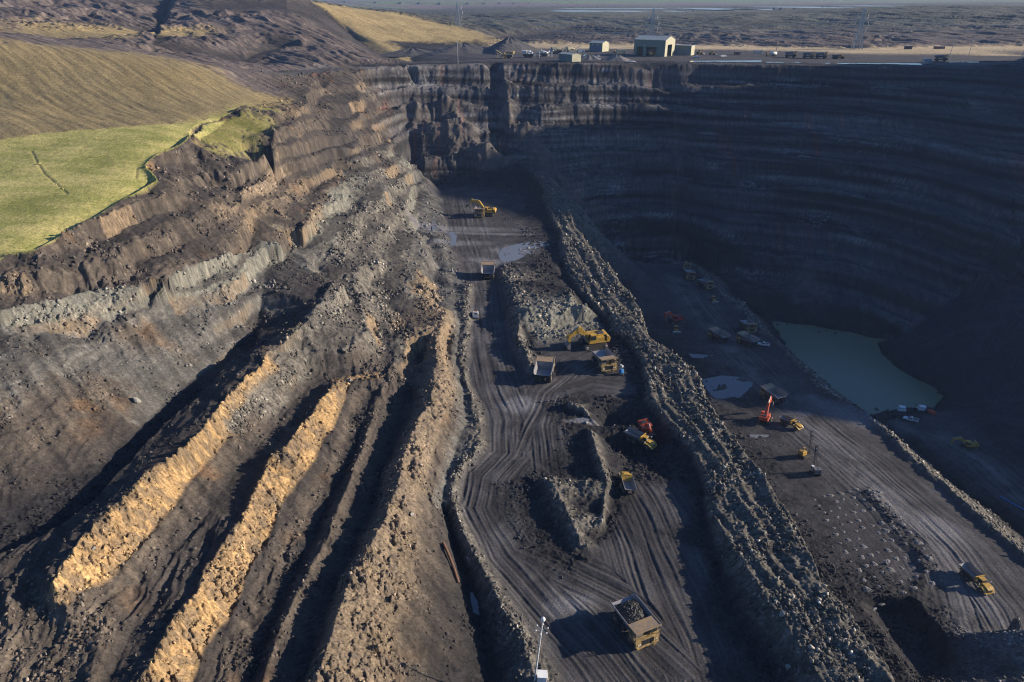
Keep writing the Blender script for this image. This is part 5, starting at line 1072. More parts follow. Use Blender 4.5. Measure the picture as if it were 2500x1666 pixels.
def make_dozer(label, paint='yellow'):
    t = thing('bulldozer', label, 'bulldozer', 'bulldozers'); P_ = M_[paint]
    for x in (-1.15, 1.15):
        prof = [(-1.9, .45), (-1.6, .05), (1.6, .05), (1.95, .45), (1.6, .85), (-.9, 1.35), (-1.5, 1.0)]
        tr = MB().prism(prof, x - .32, x + .32)
        for i in range(11): tr.box((x, -1.55 + i * .31, .03), (.66, .1, .07))
        tr.build('track', M_['track'], t, .03)
    MB().box((0, 1.0, 1.25), (1.25, 2.2, 1.1), taper=(.95, .97)).box((0, -1.0, 1.2), (1.6, 1.8, 1.0)).build('body', P_, t, .04)
    cb = MB().box((0, -.55, 2.3), (1.6, 1.5, 1.3), taper=(.88, .85)).box((0, -.55, 3.0), (1.7, 1.6, .12)).build('cab', P_, t, .04)
    MB().box((0, .16, 2.35), (1.2, .05, .9), rx=R(5)).box((-.77, -.55, 2.35), (.05, 1.1, .85), ry=R(4)).box((.77, -.55, 2.35), (.05, 1.1, .85), ry=R(-4)).build('window', M_['glass'], cb)
    MB().cyl((.35, 1.0, 1.8), (.35, 1.0, 2.7), .07, 8).build('exhaust', M_['dark'], t)
    MB().prism([(2.55, .1), (2.7, .5), (2.72, 1.0), (2.6, 1.45), (2.72, 1.5), (2.85, 1.0), (2.82, .5), (2.68, .05)], -2.0, 2.0).build('blade', M_['galv'], t)
    pa = MB()
    for x in (-1.6, 1.6): pa.box((x, 1.2, .5), (.18, 2.9, .25))
    pa.build('push_arm', P_, t)
    rp = MB().box((0, -2.3, 1.1), (1.9, .3, .35)).box((0, -2.0, .9), (.3, .7, .25))
    for x in (-.7, 0, .7): rp.box((x, -2.35, .55), (.14, .22, .95))
    rp.build('ripper', M_['dark'], t)
    return t
def make_pickup(label, paint='white', cat='pickup truck', van=False):
    t = thing('pickup_truck' if not van else 'tipper_van', label, cat); P_ = M_[paint]
    prof = [(-2.55, .5), (-2.6, 1.05), (-.75, 1.08), (-.65, 1.12), (.95, 1.12), (1.1, 1.08), (2.35, .98), (2.6, .75), (2.6, .45)]
    MB().prism(prof, -.92, .92).build('body', P_, t, .05)
    b2 = MB()
    for s in (-1, 1): b2.box((s * .86, -1.65, 1.2), (.1, 1.8, .3))
    b2.box((0, -2.52, 1.2), (1.8, .08, .3)); b2.build('load_bed', P_, t)
    MB().box((0, -1.65, 1.085), (1.6, 1.7, .02)).build('bed_liner', M_['dark'], t)
    cb = MB().prism([(-.72, 1.1), (-.6, 1.72), (.3, 1.74), (1.05, 1.1)], -.82, .82).build('cab', P_, t, .05)
    MB().box((0, .69, 1.43), (1.4, .04, .8), rx=R(49)).box((-.83, -.0, 1.42), (.03, .95, .42)).box((.83, 0, 1.42), (.03, .95, .42)).box((0, -.68, 1.42), (1.35, .03, .42), rx=R(-11)).build('window', M_['glass'], cb)
    for x in (-.68, .68): MB().box((x, 2.6, .78), (.36, .06, .18)).build('headlight', M_['lamp'], t)
    MB().box((0, -.1, 1.78), (1.0, .2, .08)).build('beacon_bar', M_['orange'], t)
    for s in (-1, 1):
        for y in (1.65, -1.6): wheel(t, (s * .82, y, .38), .38, .26, s, rimmat=M_['grey'])
    return t
def make_drill(label, up=1.0, mat_='yellow'):
    t = thing('drill_rig', label, 'drill rig', 'blast hole drill rigs')
    for x in (-1.1, 1.1):
        MB().prism([(-1.8, .4), (-1.5, .05), (1.5, .05), (1.8, .4), (1.5, .8), (-1.5, .8)], x - .28, x + .28).build('track', M_['track'], t, .03)
    MB().box((0, -.3, 1.0), (2.2, 3.2, .4)).build('chassis', M_['dark'], t)
    MB().box((0, -1.2, 1.95), (2.2, 1.9, 1.5)).box((.5, -1.2, 2.75), (.6, .8, .15)).build('engine_housing', M_[mat_], t, .05)
    cb = MB().box((-.75, .45, 2.0), (1.0, 1.3, 1.7), taper=(.92, .9)).build('cab', M_['white'] if mat_ != 'yellow' else M_['yellowd'], t, .05)
    MB().box((-.75, 1.1, 2.2), (.8, .05, 1.0), rx=R(3)).box((-1.24, .45, 2.25), (.05, 1.0, .8), ry=R(2)).build('window', M_['glass'], cb)
    m = MB(); Hm = 9.5
    for x in (.1, .7):
        for y in (1.4, 1.9): m.cyl((x, y, .4), (x, y, Hm), .06, 5)
    for i in range(12):
        z = .6 + i * .74; sgn = 1 if i % 2 else -1
        for y in (1.4, 1.9): m.cyl((.4 - .3 * sgn, y, z), (.4 + .3 * sgn, y, z + .74), .035, 4)
        for x in (.1, .7): m.cyl((x, 1.65 - .25 * sgn, z), (x, 1.65 + .25 * sgn, z + .74), .035, 4)
    m.box((.4, 1.65, Hm), (.8, .7, .2)); ms = m.build('mast', M_['dark'], t)
    MB().cyl((.4, 1.65, .1), (.4, 1.65, Hm - 1.2), .09, 8).box((.4, 1.65, Hm - 1.6), (.45, .4, 1.0)).build('drill_string', M_['galv'], ms)
    return t
# ------------------------------------------------------------------ buildings, pylons, poles and plant on the plateau
def shed(name, label, corner, ang, L_, Wd, He, Hr, doors, lamps=(), gable_door=None, flat_=False, paint='clad'):
    """corner = the near right-hand corner; the front runs L_ m to the left along ang, the gable runs back Wd m"""
    t = thing(name, label, 'shed'); t.location = (corner[0], corner[1], hz(*corner) - .15); t.rotation_euler = (0, 0, R(ang))
    # local frame: front wall on y = 0 from x = -L_ to 0, gable on x = 0 from y = 0 to Wd
    w_ = MB()
    def wall_with_gaps(length, h, gaps, put):
        xs = 0
        for a, b, hh in sorted(gaps) + [(length, length, 0)]:
            if a > xs: put(xs, a, 0, h)
            if b > a: put(a, b, hh, h)
            xs = b
    wall_with_gaps(L_, He, [(a, b, h) for a, b, h, o in doors], lambda a, b, z0, z1: w_.box((-L_ + (a + b) / 2, .1, (z0 + z1) / 2), (b - a, .2, z1 - z0)))
    w_.box((-L_ / 2, Wd - .1, He / 2), (L_, .2, He)); w_.build('wall', M_[paint], t)
    for x in (-.1, -L_ + .1):
        g = MB()
        if flat_: g.box((x, Wd / 2, He / 2), (.2, Wd - .4, He))
        else:
            if x == -.1 and gable_door:
                a, b, h = gable_door
                rz_ = lambda y: He + (Hr - He) * (1 - abs(y - Wd / 2) / (Wd / 2))
                g.prism([(.2, 0), (a, 0), (a, rz_(a)), (.2, He)], x - .1, x + .1); g.prism([(b, 0), (Wd - .2, 0), (Wd - .2, He), (b, rz_(b))], x - .1, x + .1)
                g.prism([(a, h), (b, h), (b, rz_(b)), (Wd / 2, Hr), (a, rz_(a))] if a < Wd / 2 < b else [(a, h), (b, h), (b, rz_(b)), (a, rz_(a))], x - .1, x + .1)
            else: g.prism([(.2, 0), (Wd - .2, 0), (Wd - .2, He), (Wd / 2, Hr), (.2, He)], x - .1, x + .1)
        g.build('gable', M_['cladp'], t)  # paleness of the sunlit end is put into its cladding colour
    r = MB()
    if flat_: r.box((-L_ / 2, Wd / 2, He + .2), (L_ + .6, Wd + .6, .3))
    else:
        for s in (0, 1):
            y0 = -.35 if s == 0 else Wd + .35
            zo = He - .35 * (Hr - He) / (Wd / 2)
            q = [(-L_ - .3, y0, zo + .02), (.3, y0, zo + .02), (.3, Wd / 2, Hr + .02), (-L_ - .3, Wd / 2, Hr + .02)]
            r.panel(q if s == 0 else q[::-1], .18)
        r.cyl((-L_ - .3, Wd / 2, Hr + .12), (.3, Wd / 2, Hr + .12), .2, 8)
    r.build('roof', M_['roof'], t)
    for a, b, h, open_ in doors:
        if not open_:
            MB().box((-L_ + (a + b) / 2, .28, h / 2), (b - a, .1, h)).build('door', M_['door'], t)
    MB().box((-L_ / 2, Wd / 2, .1), (L_ - .6, Wd - .6, .1)).build('floor_slab', M_['conc'], t)
    for a, z in lamps:
        MB().box((-L_ + a, -.35, z), (.7, .5, .55)).build('floodlight', M_['lamp'], t)
    return t
shed('workshop', 'largest green workshop, tall with two open bays and a pale sunlit gable with a big doorway', PL['shed_big'], -36, 30, 20, 13.2, 16.2, [(3, 9, 7.5, True), (12, 22, 7.5, True)], [(1, 8.8), (10.5, 8.8)], gable_door=(5, 14, 9.5))
shed('workshop', 'green workshop with two blue grey roller doors, left of the largest one', PL['shed_left'], -38, 14.5, 12, 7.6, 9.4, [(1.2, 6.4, 5, False), (7.4, 13, 5, False)], [(3.6, 6), (9.6, 6)])
shed('workshop', 'low flat roofed green shed standing against the right end of the tall workshop', PL['shed_low'], -33, 17, 9, 8.0, 8, [(1, 7.5, 5.5, False), (9, 15.5, 5.5, False)], flat_=True)
shed('workshop', 'small shed at the rim of the quarry wall with a bright yellow green end', PL['shed_rim'], -58, 18, 9, 5.4, 6.3, [(4, 8, 4, False)])

def pylon(label, x, y, z, Ht=37.0):
    t = thing('pylon', label, 'pylon', 'power line pylons'); t.location = (x, y, z); t.rotation_euler = (0, 0, R(-4))
    m = MB(); lv = [(0, 4.2), (9, 3.0), (15, 2.3), (20, 1.75), (25.5, 1.35), (31, 1.05), (Ht, .15)]
    for (z0, w0), (z1, w1) in zip(lv[:-1], lv[1:]):
        for sx in (-1, 1):
            for sy in (-1, 1): m.cyl((sx * w0, sy * w0, z0), (sx * w1, sy * w1, z1), .34, 4)
        for s in (-1, 1):
            for a, b in ((-1, 1), (1, -1)):
                m.cyl((a * w0, s * w0, z0), (b * w1, s * w1, z1), .2, 4); m.cyl((s * w0, a * w0, z0), (s * w1, b * w1, z1), .2, 4)
            m.cyl((-w1, s * w1, z1), (w1, s * w1, z1), .2, 4); m.cyl((s * w1, -w1, z1), (s * w1, w1, z1), .2, 4)
    m.build('lattice_tower', M_['galv'], t)
    ends = []
    for zc, half in ((20.0, 5.2), (25.8, 6.2), (31.2, 4.6)):
        ca = MB()
        for s in (-1, 1):
            for yy in (-.8, .8): ca.cyl((0, yy, zc), (s * half, 0, zc + .2), .12, 4); ca.cyl((0, yy, zc + 1.6), (s * half, 0, zc + .2), .1, 4)
        ca.build('crossarm', M_['galv'], t)
        for s in (-1, 1):
            MB().lathe([(zc - 3.6, .1)] + [(zc - 3.5 + k * .3, .24 if k % 2 else .12) for k in range(12)] + [(zc + .15, .08)], 8, 'Z', (s * half, 0, 0)).build('insulator', M_['ins'], t)
            ends.append(t.matrix_basis @ Vector((s * half, 0, zc - 3.6)))
    return t, ends
py = [pylon('lattice pylon half hidden behind the tan grass hill', -66.9, 930, 71.0), pylon('lattice pylon rising behind the largest workshop', 138.5, 742, 64.8), pylon('lattice pylon standing alone by the straw coloured strip, right of the parked trucks', 341.5, 735, 65.0)]
def sag(a, b, s, n=18):
    return [tuple(a.lerp(b, i / n) - Vector((0, 0, 4 * s * (i / n) * (1 - i / n)))) for i in range(n + 1)]
names_ = ['lower', 'middle', 'upper']; side_ = ['far left', 'near right']
for k_ in range(6):
    pts_ = []
    e = [p[1][k_] for p in py]
    chain_ = [e[0] + (e[0] - e[1]) * 1.0 + Vector((0, 60, 4))] + e + [e[2] + Vector((235, -40, 1))]
    m = MB()
    for a, b in zip(chain_[:-1], chain_[1:]): m.tube(sag(a, b, 5.5), .15, 4)
    o = m.build('power_line', M_['cable'])
    tag(o, '%s power line strung along the %s side of the pylons' % (names_[k_ // 2], ('left hand', 'right hand')[k_ % 2]), 'power line', 'power lines between the pylons')

def pole(name, label, xy, h, lean=0, kind='wood', group='poles along the plateau'):
    t = thing(name, label, 'pole', group); t.location = (xy[0], xy[1], hz(*xy) - .3); t.rotation_euler = (0, R(lean), 0)
    m_ = M_['wood'] if kind == 'wood' else M_['galv']
    MB().cyl((0, 0, 0), (0, 0, h), .26, 8, .16).build('shaft', m_, t)
    if kind == 'wood':
        MB().box((0, 0, h - .8), (2.4, .16, .2)).build('crossarm', m_, t)
        for x in (-1, 0, 1): MB().cyl((x, 0, h - .7), (x, 0, h - .35), .08, 6).build('insulator', M_['ins'], t)
    else:
        for a in range(4): MB().box((math.cos(a * 1.57 + .7) * .9, math.sin(a * 1.57 + .7) * .9, h - .3), (.7, .5, .45), rz=a * 1.57).build('floodlight', M_['lamp'], t)
        MB().cyl((-.9, -.9, h - .5), (.9, .9, h - .5), .07, 5).cyl((.9, -.9, h - .5), (-.9, .9, h - .5), .07, 5).build('bracket', m_, t)
    return t
pole('wooden_pole', 'wooden pole leaning right, behind the white tanker truck', PL['pole_a'], 13, 3)
pole('wooden_pole', 'short thin pole behind the first parked dump truck', PL['pole_b'], 7)
pole('lighting_mast', 'tall lighting mast beside the lone dump truck on the rim road', PL['pole_c'], 18.5, 2, 'steel')
pole('lighting_mast', 'thick stubby mast in front of the straw coloured strip', PL['pole_d'], 12.5, 2, 'steel')
pole('lighting_mast', 'tall lighting mast at the right edge of the plateau rim', PL['pole_e'], 17.5, 1, 'steel')
pole('wooden_pole', 'thin wooden pole at the far right edge of the straw strip', PL['pole_f'], 8)
pole('wooden_pole', 'short thin pole right of the lone pylon', PL['pole_g'], 6.5)
pole('lighting_mast', 'white lighting mast at the left end of the rim, in front of the coal heaps', PL['pole_left'], 16, 0, 'steel')
pole('wooden_pole', 'slim pole standing at the foot of the coal stockpile', PL['pole_l2'], 13)

def heap(name, label, xy, r, h, mt, seed=0, sx=1.0):
    n = 40; k = 16; vs = []; fs = []
    z0 = hz(*xy)
    for i in range(k + 1):
        q = i / k
        for j in range(n):
            a = 2 * math.pi * j / n; rr = r * q * (1 + .13 * math.sin(3 * a + seed) + .07 * math.sin(7 * a + 2 * seed))
            x, y = math.cos(a) * rr * sx, math.sin(a) * rr
            z = h * (math.sqrt((1 - q) ** 2 + .012) - .11) * (1 + .05 * math.sin(9 * a + seed)) - .5 * q + (random.random() - .5) * .25 * (h / 6)
            vs.append((x, y, z if q < 1 else -1.2))
    for i in range(k):
        for j in range(n): fs.append((i * n + j, i * n + (j + 1) % n, (i + 1) * n + (j + 1) % n, (i + 1) * n + j))
    o = MB().add(vs, fs).build(name, mt); o.location = (xy[0], xy[1], z0)
    return tag(o, label, 'heap', 'stockpiles on the plateau')
hm = mat('stockpile_coal', (.050, .047, .050), .9, dirt=.5, dirtcol=(.10, .095, .09), scale=.25)
hg = mat('stockpile_stone', (.13, .12, .115), .9, dirt=.5, dirtcol=(.2, .18, .16), scale=.3)
heap('stockpile', 'tall conical black coal stockpile beyond the tip of the tan hill', PL['heap'], 33, 15, hm, 1)
heap('stockpile', 'broad black coal heap below the tan hill, left of the tall cone', (-45, 700), 30, 9.5, hm, 2, 1.3)
heap('stockpile', 'long black coal bank at the foot of the tan hill', (-95, 706), 20, 7, hm, 3, 1.8)
heap('stockpile', 'small grey stone heap right of the rim shed', (64.5, 612), 10, 5, hg, 4, 1.4)
heap('stockpile', 'small grey stone heap in front of the largest workshop', (86, 606), 10, 5.2, hg, 5, 1.5)

def conveyor(mb, a, b, w=1.1):
    a = Vector(a); b = Vector(b); d = b - a; l = d.length; c = (a + b) / 2; ang = math.atan2(d.z, math.hypot(d.x, d.y)); rz = math.atan2(d.y, d.x)
    mb.box(tuple(c), (l, w, .5), rz=rz, ry=-ang)
    for q in (.35, .8):
        p = a.lerp(b, q)
        for s in (-.5, .5): mb.cyl((p.x - math.sin(rz) * s, p.y + math.cos(rz) * s, 0), (p.x - math.sin(rz) * s, p.y + math.cos(rz) * s, p.z), .1, 5)
def screener(label, xy, ang, col, k=1.0):
    t = thing('screening_plant', label, 'screening plant', 'crushing and screening plant'); t.location = (xy[0], xy[1], hz(*xy)); t.rotation_euler = (0, 0, R(ang)); t.scale = (k, k, k)
    MB().box((0, 0, 2.2), (9, 2.4, 1.6)).box((0, 0, .9), (7, 2.2, .8)).build('frame', M_['dark'], t, .04)
    MB().box((-3.6, 0, 4.6), (3.4, 3.0, 1.9), taper=(1.35, 1.3)).build('hopper', M_[col], t, .04)
    MB().box((1.2, 0, 4.3), (4.6, 2.3, 1.2), ry=R(14)).build('screen_box', M_[col], t, .04)
    cv = MB(); conveyor(cv, (2.5, 0, 1.6), (11.5, 0, 6.4)); conveyor(cv, (0, 1, 1.8), (0, 8.5, 5.2)); cv.build('conveyor', M_[col], t)
    tk = MB()
    for y in (-1.3, 1.3): tk.prism([(y - .3, .05), (y + .3, .05), (y + .3, .75), (y - .3, .75)], -3, 3)
    tk.build('track', M_['track'], t)
    return t
screener('long pale conveyor plant below the coal heap at the left end of the yard', PL['plant_a'], 155, 'yellowd')
screener('white screening plant with a conveyor sloping down to the right', PL['plant_b'], -12, 'white')
screener('pale yellow crusher beside the straw strip, left of the two door workshop', PL['plant_c'], 20, 'cladp')
screener('pale screening plant in front of the two door workshop with a raised conveyor', PL['plant_d'], 35, 'cladp')
screener('white conveyor plant just left of the rim shed', PL['plant_e'], -40, 'white', .8)
def cabin(name, label, xy, ang, d, col, cat='container'):
    t = thing(name, label, cat); t.location = (xy[0], xy[1], hz(*xy)); t.rotation_euler = (0, 0, R(ang))
    b = MB().box((0, 0, d[2] / 2 + .1), d)
    for i in range(int(d[0] / .6)): b.box((-d[0] / 2 + .4 + i * .6, -d[1] / 2 - .03, d[2] / 2 + .1), (.25, .06, d[2] * .9))
    b.build('shell', M_[col], t, .03)
    MB().box((d[0] * .3, -d[1] / 2 - .07, 1.2), (1.0, .08, 2.0)).build('door', M_['door'], t)
    MB().box((0, 0, d[2] + .16), (d[0] + .2, d[1] + .2, .12)).build('roof', M_['galv'], t)
    return t
cabin('site_cabin', 'pale blue site cabin on the lip of the quarry wall', PL['cabin'], 5, (6, 2.6, 3.4), 'galv')
cabin('storage_container', 'dark steel container on the straw coloured strip', PL['box_dark'], 0, (7, 2.6, 3), 'dark')
cabin('storage_container', 'long rusty red container on the straw coloured strip', PL['box_red'], 0, (10, 2.6, 2.2), 'rust')

for k_, lab, col, d_ in (('YA', 'white site container just left of the two door workshop', 'white', (6, 2.5, 2.6)), ('YB', 'pale yellow container between the two door workshop and the largest one', 'cladp', (9, 3, 3.4)), ('YC', 'blue container among the screening plant near the straw strip', 'blue', (6, 2.5, 2.6)), ('YD_', 'rusty container left of the white tanker truck', 'rust', (6, 2.5, 2.6)), ('YE', 'grey container behind the white tanker truck', 'galv', (8, 2.5, 2.8))):
    cabin('storage_container', lab, PL[k_], 8, d_, col)
# ------------------------------------------------------------------ vehicles in the pit
G_RT = 'rigid haul trucks'
t1 = make_haul_truck('yellow haul truck heaped with dark coal, driving along the near end of the road'); 
load = make_load('dark coal heaped in the body of the nearest yellow haul truck')
proto_truck = t1
def dup_truck(label, group=G_RT):
    c = copy_tree(proto_truck); c['label'] = label; c['group'] = group; return c
def put(o, key, heading, dz=0.0, half=3.0, tilt=True, k=1.0): return drop(o, *PL[key], heading, dz, tilt, half, k)
trucks = [('truck_mid', 80, 'empty haul truck seen from behind with a pale body, by the fan of tyre tracks'), ('truck_front', -74, 'haul truck with an empty grey body facing the camera below the big yellow excavator'),
          ('truck_far', 90, 'haul truck seen from behind alone on the upper part of the pit road'), ('truck_end', -93, 'haul truck being loaded under the yellow shovel at the far end of the floor'),
          ('t_a', -95, 'haul truck standing under the excavator in the deep shaded bench'), ('t_b', -62, 'shaded haul truck turning just right of the one being loaded on the lower bench'),
          ('t_c', 121, 'shaded empty haul truck, left one of the pair backing side by side'), ('t_d', 125, 'shaded empty haul truck with an orange brown canopy edge, beside the white pickup'),
          ('t_e', -78, 'shaded haul truck facing the camera with one lamp bright, by the pond bank'), ('t_f', 112, 'shaded empty haul truck next to the orange excavator with its boom raised')]
made = [(dup_truck(l), k, h) for k, h, l in trucks]
parked = [('park_a', -20, 'first of the dump trucks parked in a row by the straw strip, nearest the tanker'), ('park_b', -20, 'middle dump truck of the three parked in a row by the straw strip'), ('park_c', -20, 'third dump truck parked in the row, beside the articulated truck'),
          ('lone', -25, 'lone dump truck on the rim road beside a tall lighting mast'), ('park_f', -60, 'dump truck at the open bay of the largest workshop')]
made += [(dup_truck(l, 'dump trucks parked on the plateau'), k, h) for k, h, l in parked]
put(t1, 'truck_loaded', -66, .02, k=.87)
load.matrix_world = t1.matrix_world.copy()
for o, k, h in made: put(o, k, h, 0.02, k=.9, tilt=k not in ('truck_mid', 'truck_front'))
# the old grey canopies of some trucks
adt1 = make_adt('yellow articulated truck half in shadow with a bright headboard, in the black coal hollow', True)
adt2 = copy_tree(adt1); adt2['label'] = 'articulated truck seen from behind with a dark empty body, below the coal hollow'
adt3 = copy_tree(adt1); adt3['label'] = 'yellow articulated truck alone in the sun on the haul road at the right'
adt4 = copy_tree(adt1); adt4['label'] = 'articulated truck on the lower bench right of the orange excavator'
adt5 = copy_tree(adt1); adt5['label'] = 'articulated truck with an orange body parked at the right end of the plateau row'; adt5['group'] = 'dump trucks parked on the plateau'
put(adt1, 'adt_pit', -42, .25, k=.9, tilt=False); put(adt2, 'adt_rear', 92, k=.86); put(adt3, 'adt_right', -78, k=.86); put(adt4, 'adt_lo', -58, k=.86); put(adt5, 'park_adt', -5)
put(make_excavator('big yellow excavator with its bucket on the ground, working the rock face in the pit', 'yellow', ((3.1, 4.1), (5.1, 2.7), (5.0, 1.25), .3), 1.78), 'exc_yellow', 196, 0, 3)
put(make_excavator('big yellow shovel raising its arm over a truck at the far end', 'yellow', ((3.2, 4.6), (5.8, 4.9), (6.7, 3.3), .9), 1.6), 'shovel_end', 172, 0, 3)
put(make_excavator('orange excavator facing the camera with its arm folded, above the black coal hollow', 'orange', ((2.2, 4.8), (3.5, 4.0), (2.9, 1.9), -.5), 1.05), 'exc_pit', -78)
put(make_excavator('red excavator in the shade, behind a small yellow dozer on the lower bench', 'red', ((2.7, 4.3), (4.8, 3.9), (4.4, 1.8), -.2), 1.35, arms='orange'), 'exc_lo', 200)
put(make_excavator('dark yellow excavator loading a truck in the shaded lower bench', 'yellowd', ((2.8, 4.4), (5.2, 4.6), (5.8, 2.6), .2), 1.35), 'e_a', -115)
put(make_excavator('orange excavator with a long boom raised towards the truck body on the lower bench', 'orange', ((3.4, 4.5), (6.8, 5.6), (7.6, 3.6), .3), 1.15), 'exc_red', 58)
put(make_excavator('yellow excavator on the lowest road at the right, arm stretched to the left', 'yellow', ((3.2, 4.2), (6.0, 3.6), (6.2, 1.3), .1), 1.05), 'exc_right', 172)
d1 = make_dozer('yellow bulldozer with a bright blade coming down the shaded bench'); d2 = copy_tree(d1); d2['label'] = 'small yellow bulldozer working in front of the red excavator'
put(d1, 'dozer', -78); put(d2, 'dozer_lo', -95)
pk = make_pickup('white pickup truck parked on the shaded bench by the pond bank'); p2 = copy_tree(pk); p2['label'] = 'small pickup truck driving alone up the main pit road'; p3 = copy_tree(pk); p3['label'] = 'white pickup truck parked at the pond shore near the pumps'
p4 = copy_tree(pk); p4['label'] = 'white pickup truck at the lip of the plateau in front of the largest workshop'
put(pk, 'pick_lo', 160, half=1.6, k=1.15); put(p2, 'pickup_road', 92, half=1.6, k=1.15); put(p3, 'truck_white', 140, half=1.6, k=1.15); put(p4, 'van', 10, half=1.6, k=1.15)
p5 = copy_tree(pk); p5['label'] = 'white pickup truck on the rim road in front of the low flat roofed shed'; put(p5, 'pk_a', 175, half=1.6, k=1.15)
p6 = copy_tree(pk); p6['label'] = 'pickup truck on the rim road between the low shed and the white tanker'; put(p6, 'pk_b', 20, half=1.6, k=1.15)
p7 = copy_tree(pk); p7['label'] = 'pickup truck standing in front of the two door workshop'; put(p7, 'pk_c', 100, half=1.6, k=1.15)
for q in (pk, p2, p3, p4, p5, p6, p7): q['group'] = 'pickup trucks'
put(make_drill('tall drill rig with a dark mast beside the blast holes'), 'drill_a', 25); put(make_drill('grey and yellow drill rig at the edge of the drilled ground, nearer the camera', mat_='grey'), 'drill_b', 90)
# yard machines
tk = thing('tanker_truck', 'white tanker truck left of the parked dump trucks', 'truck')
MB().box((0, -.4, .9), (2.2, 9.4, .5)).build('chassis', M_['dark'], tk)
MB().lathe([(-4.6, .6), (-4.4, 1.25), (1.6, 1.25), (1.8, .6)], 18, 'X', (0, 0, 0)).build('tank', M_['white'], tk)
ob = tk.children[-1]; ob.rotation_euler = (0, 0, R(90)); ob.location = (0, -.3, 2.4)
cbo = MB().box((0, 3.7, 2.0), (2.4, 1.9, 2.3), taper=(.95, .86)).build('cab', M_['yellowd'], tk, .05); MB().box((0, 4.66, 2.45), (2.0, .06, .9), rx=R(5)).build('window', M_['glass'], cbo)
for s in (-1, 1):
    for y in (3.4, -2.2, -3.6): wheel(tk, (s * 1.1, y, .58), .58, .4, s)
put(tk, 'tanker', -170)
def loader(label, key, h):
    t = thing('wheel_loader', label, 'wheel loader', 'wheel loaders in the yard')
    MB().box((0, -1.2, 1.7), (1.9, 3.4, 1.4), taper=(.95, .95)).box((0, 1.4, 1.3), (1.2, 2.2, .8)).build('body', M_['yellow'], t, .05)
    c = MB().box((0, .1, 2.9), (1.5, 1.4, 1.5), taper=(.9, .88)).build('cab', M_['yellow'], t, .04); MB().box((0, .82, 3.0), (1.2, .05, .9), rx=R(4)).box((-.73, .1, 3.0), (.05, 1.0, .9)).box((.73, .1, 3.0), (.05, 1.0, .9)).build('window', M_['glass'], c)
    a = MB()
    for x in (-.6, .6): a.box((x, 2.7, 1.4), (.2, 2.6, .35), rx=R(-18))
    a.build('lift_arm', M_['yellow'], t); MB().prism([(3.7, .2), (4.9, .15), (4.9, .3), (4.0, .5), (3.9, 1.3), (3.6, 1.3)], -1.6, 1.6).build('bucket', M_['grey'], t)
    for s in (-1, 1):
        for y in (1.6, -1.7): wheel(t, (s * 1.15, y, .95), .95, .7, s)
    put(t, key, h)
loader('yellow wheel loader in front of the open bay of the largest workshop', 'loader', -50)
loader('yellow wheel loader between the two door workshop and the largest workshop', 'yellow_a', 20)
loader('pale wheel loader right of the low flat roofed shed', 'y1', -30)
loader('wheel loader parked between the low shed and the tanker truck', 'y2', -20)
# small things in the pit
lt = thing('lighting_tower', 'blue mobile lighting tower with a white lamp head, right of the truck facing the camera', 'lighting tower')
MB().box((0, 0, 1.0), (.95, 1.1, 1.3), taper=(.9, .85)).build('trailer', M_['blue'], lt, .05); MB().cyl((0, 0, 1.4), (0, 0, 2.7), .09, 8).build('mast', M_['galv'], lt)
MB().box((-.25, 0, 2.7), (.42, .4, .5)).box((.25, 0, 2.7), (.42, .4, .5)).build('lamp_head', M_['white'], lt)
for s in (-1, 1): wheel(lt, (s * .58, 0, .35), .35, .22, s, rimmat=M_['grey'])
put(lt, 'light_tower', 40, half=.8); lt.scale = (1.2, 1.2, 1.2)
cmast = thing('camera_mast', 'white mast with a round head and six small arms beside the berm, nearest the camera', 'mast')
MB().cyl((0, 0, 0), (0, 0, 15.2), .17, 12, .10).build('shaft', M_['white'], cmast)
MB().lathe([(15.2, .12), (15.3, .3), (15.5, .4), (15.75, .4), (15.95, .28), (16.02, .05)], 18, 'Z').build('round_head', M_['white'], cmast)
for i in range(6):
    a = i * math.pi / 3 + .3; am = MB().cyl((0, 0, 13.1), (math.cos(a) * 1.05, math.sin(a) * 1.05, 13.25), .035, 6).build('arm', M_['galv'], cmast)
    MB().lathe([(13.1, .05), (13.15, .13), (13.35, .13), (13.42, .04)], 10, 'Z', (math.cos(a) * 1.08, math.sin(a) * 1.08, 0)).build('sensor', M_['white'], am)
MB().box((1.2, .1, 1.0), (1.7, 1.5, 1.9)).box((1.2, .1, 2.0), (1.85, 1.65, .12)).build('equipment_box', M_['white'], cmast, .04)
cmast.location = (PL['mast'][0], PL['mast'][1], hz(*PL['mast']) - .3); cmast.rotation_euler = (0, R(4.5), 0)
x0, y0 = PL['pipe']; x1, y1 = -11.2, 105.2
pp = []
for i in range(15):
    q = i / 14; x, y = x0 + (x1 - x0) * q + .15 * math.sin(q * 3.14), y0 + (y1 - y0) * q
    pp.append((x, y, (hz(x0, y0) + .55) * (1 - q) + (hz(x1, y1) + .35) * q + .25 * math.sin(q * 3.14)))
tag(MB().tube(pp, .32, 10).build('pipe', M_['rust']), 'rusty steel pipe sloping down across the ditch beside the sandstone slope', 'pipe')
bp = [(PLH[0], PLH[1], hz(PLH[0], PLH[1]) + .3) for PLH in HOSE]
tag(MB().tube(bp, .28, 8).build('hose', M_['blue']), 'straight blue water pipe along the lowest road at the right edge', 'pipe')
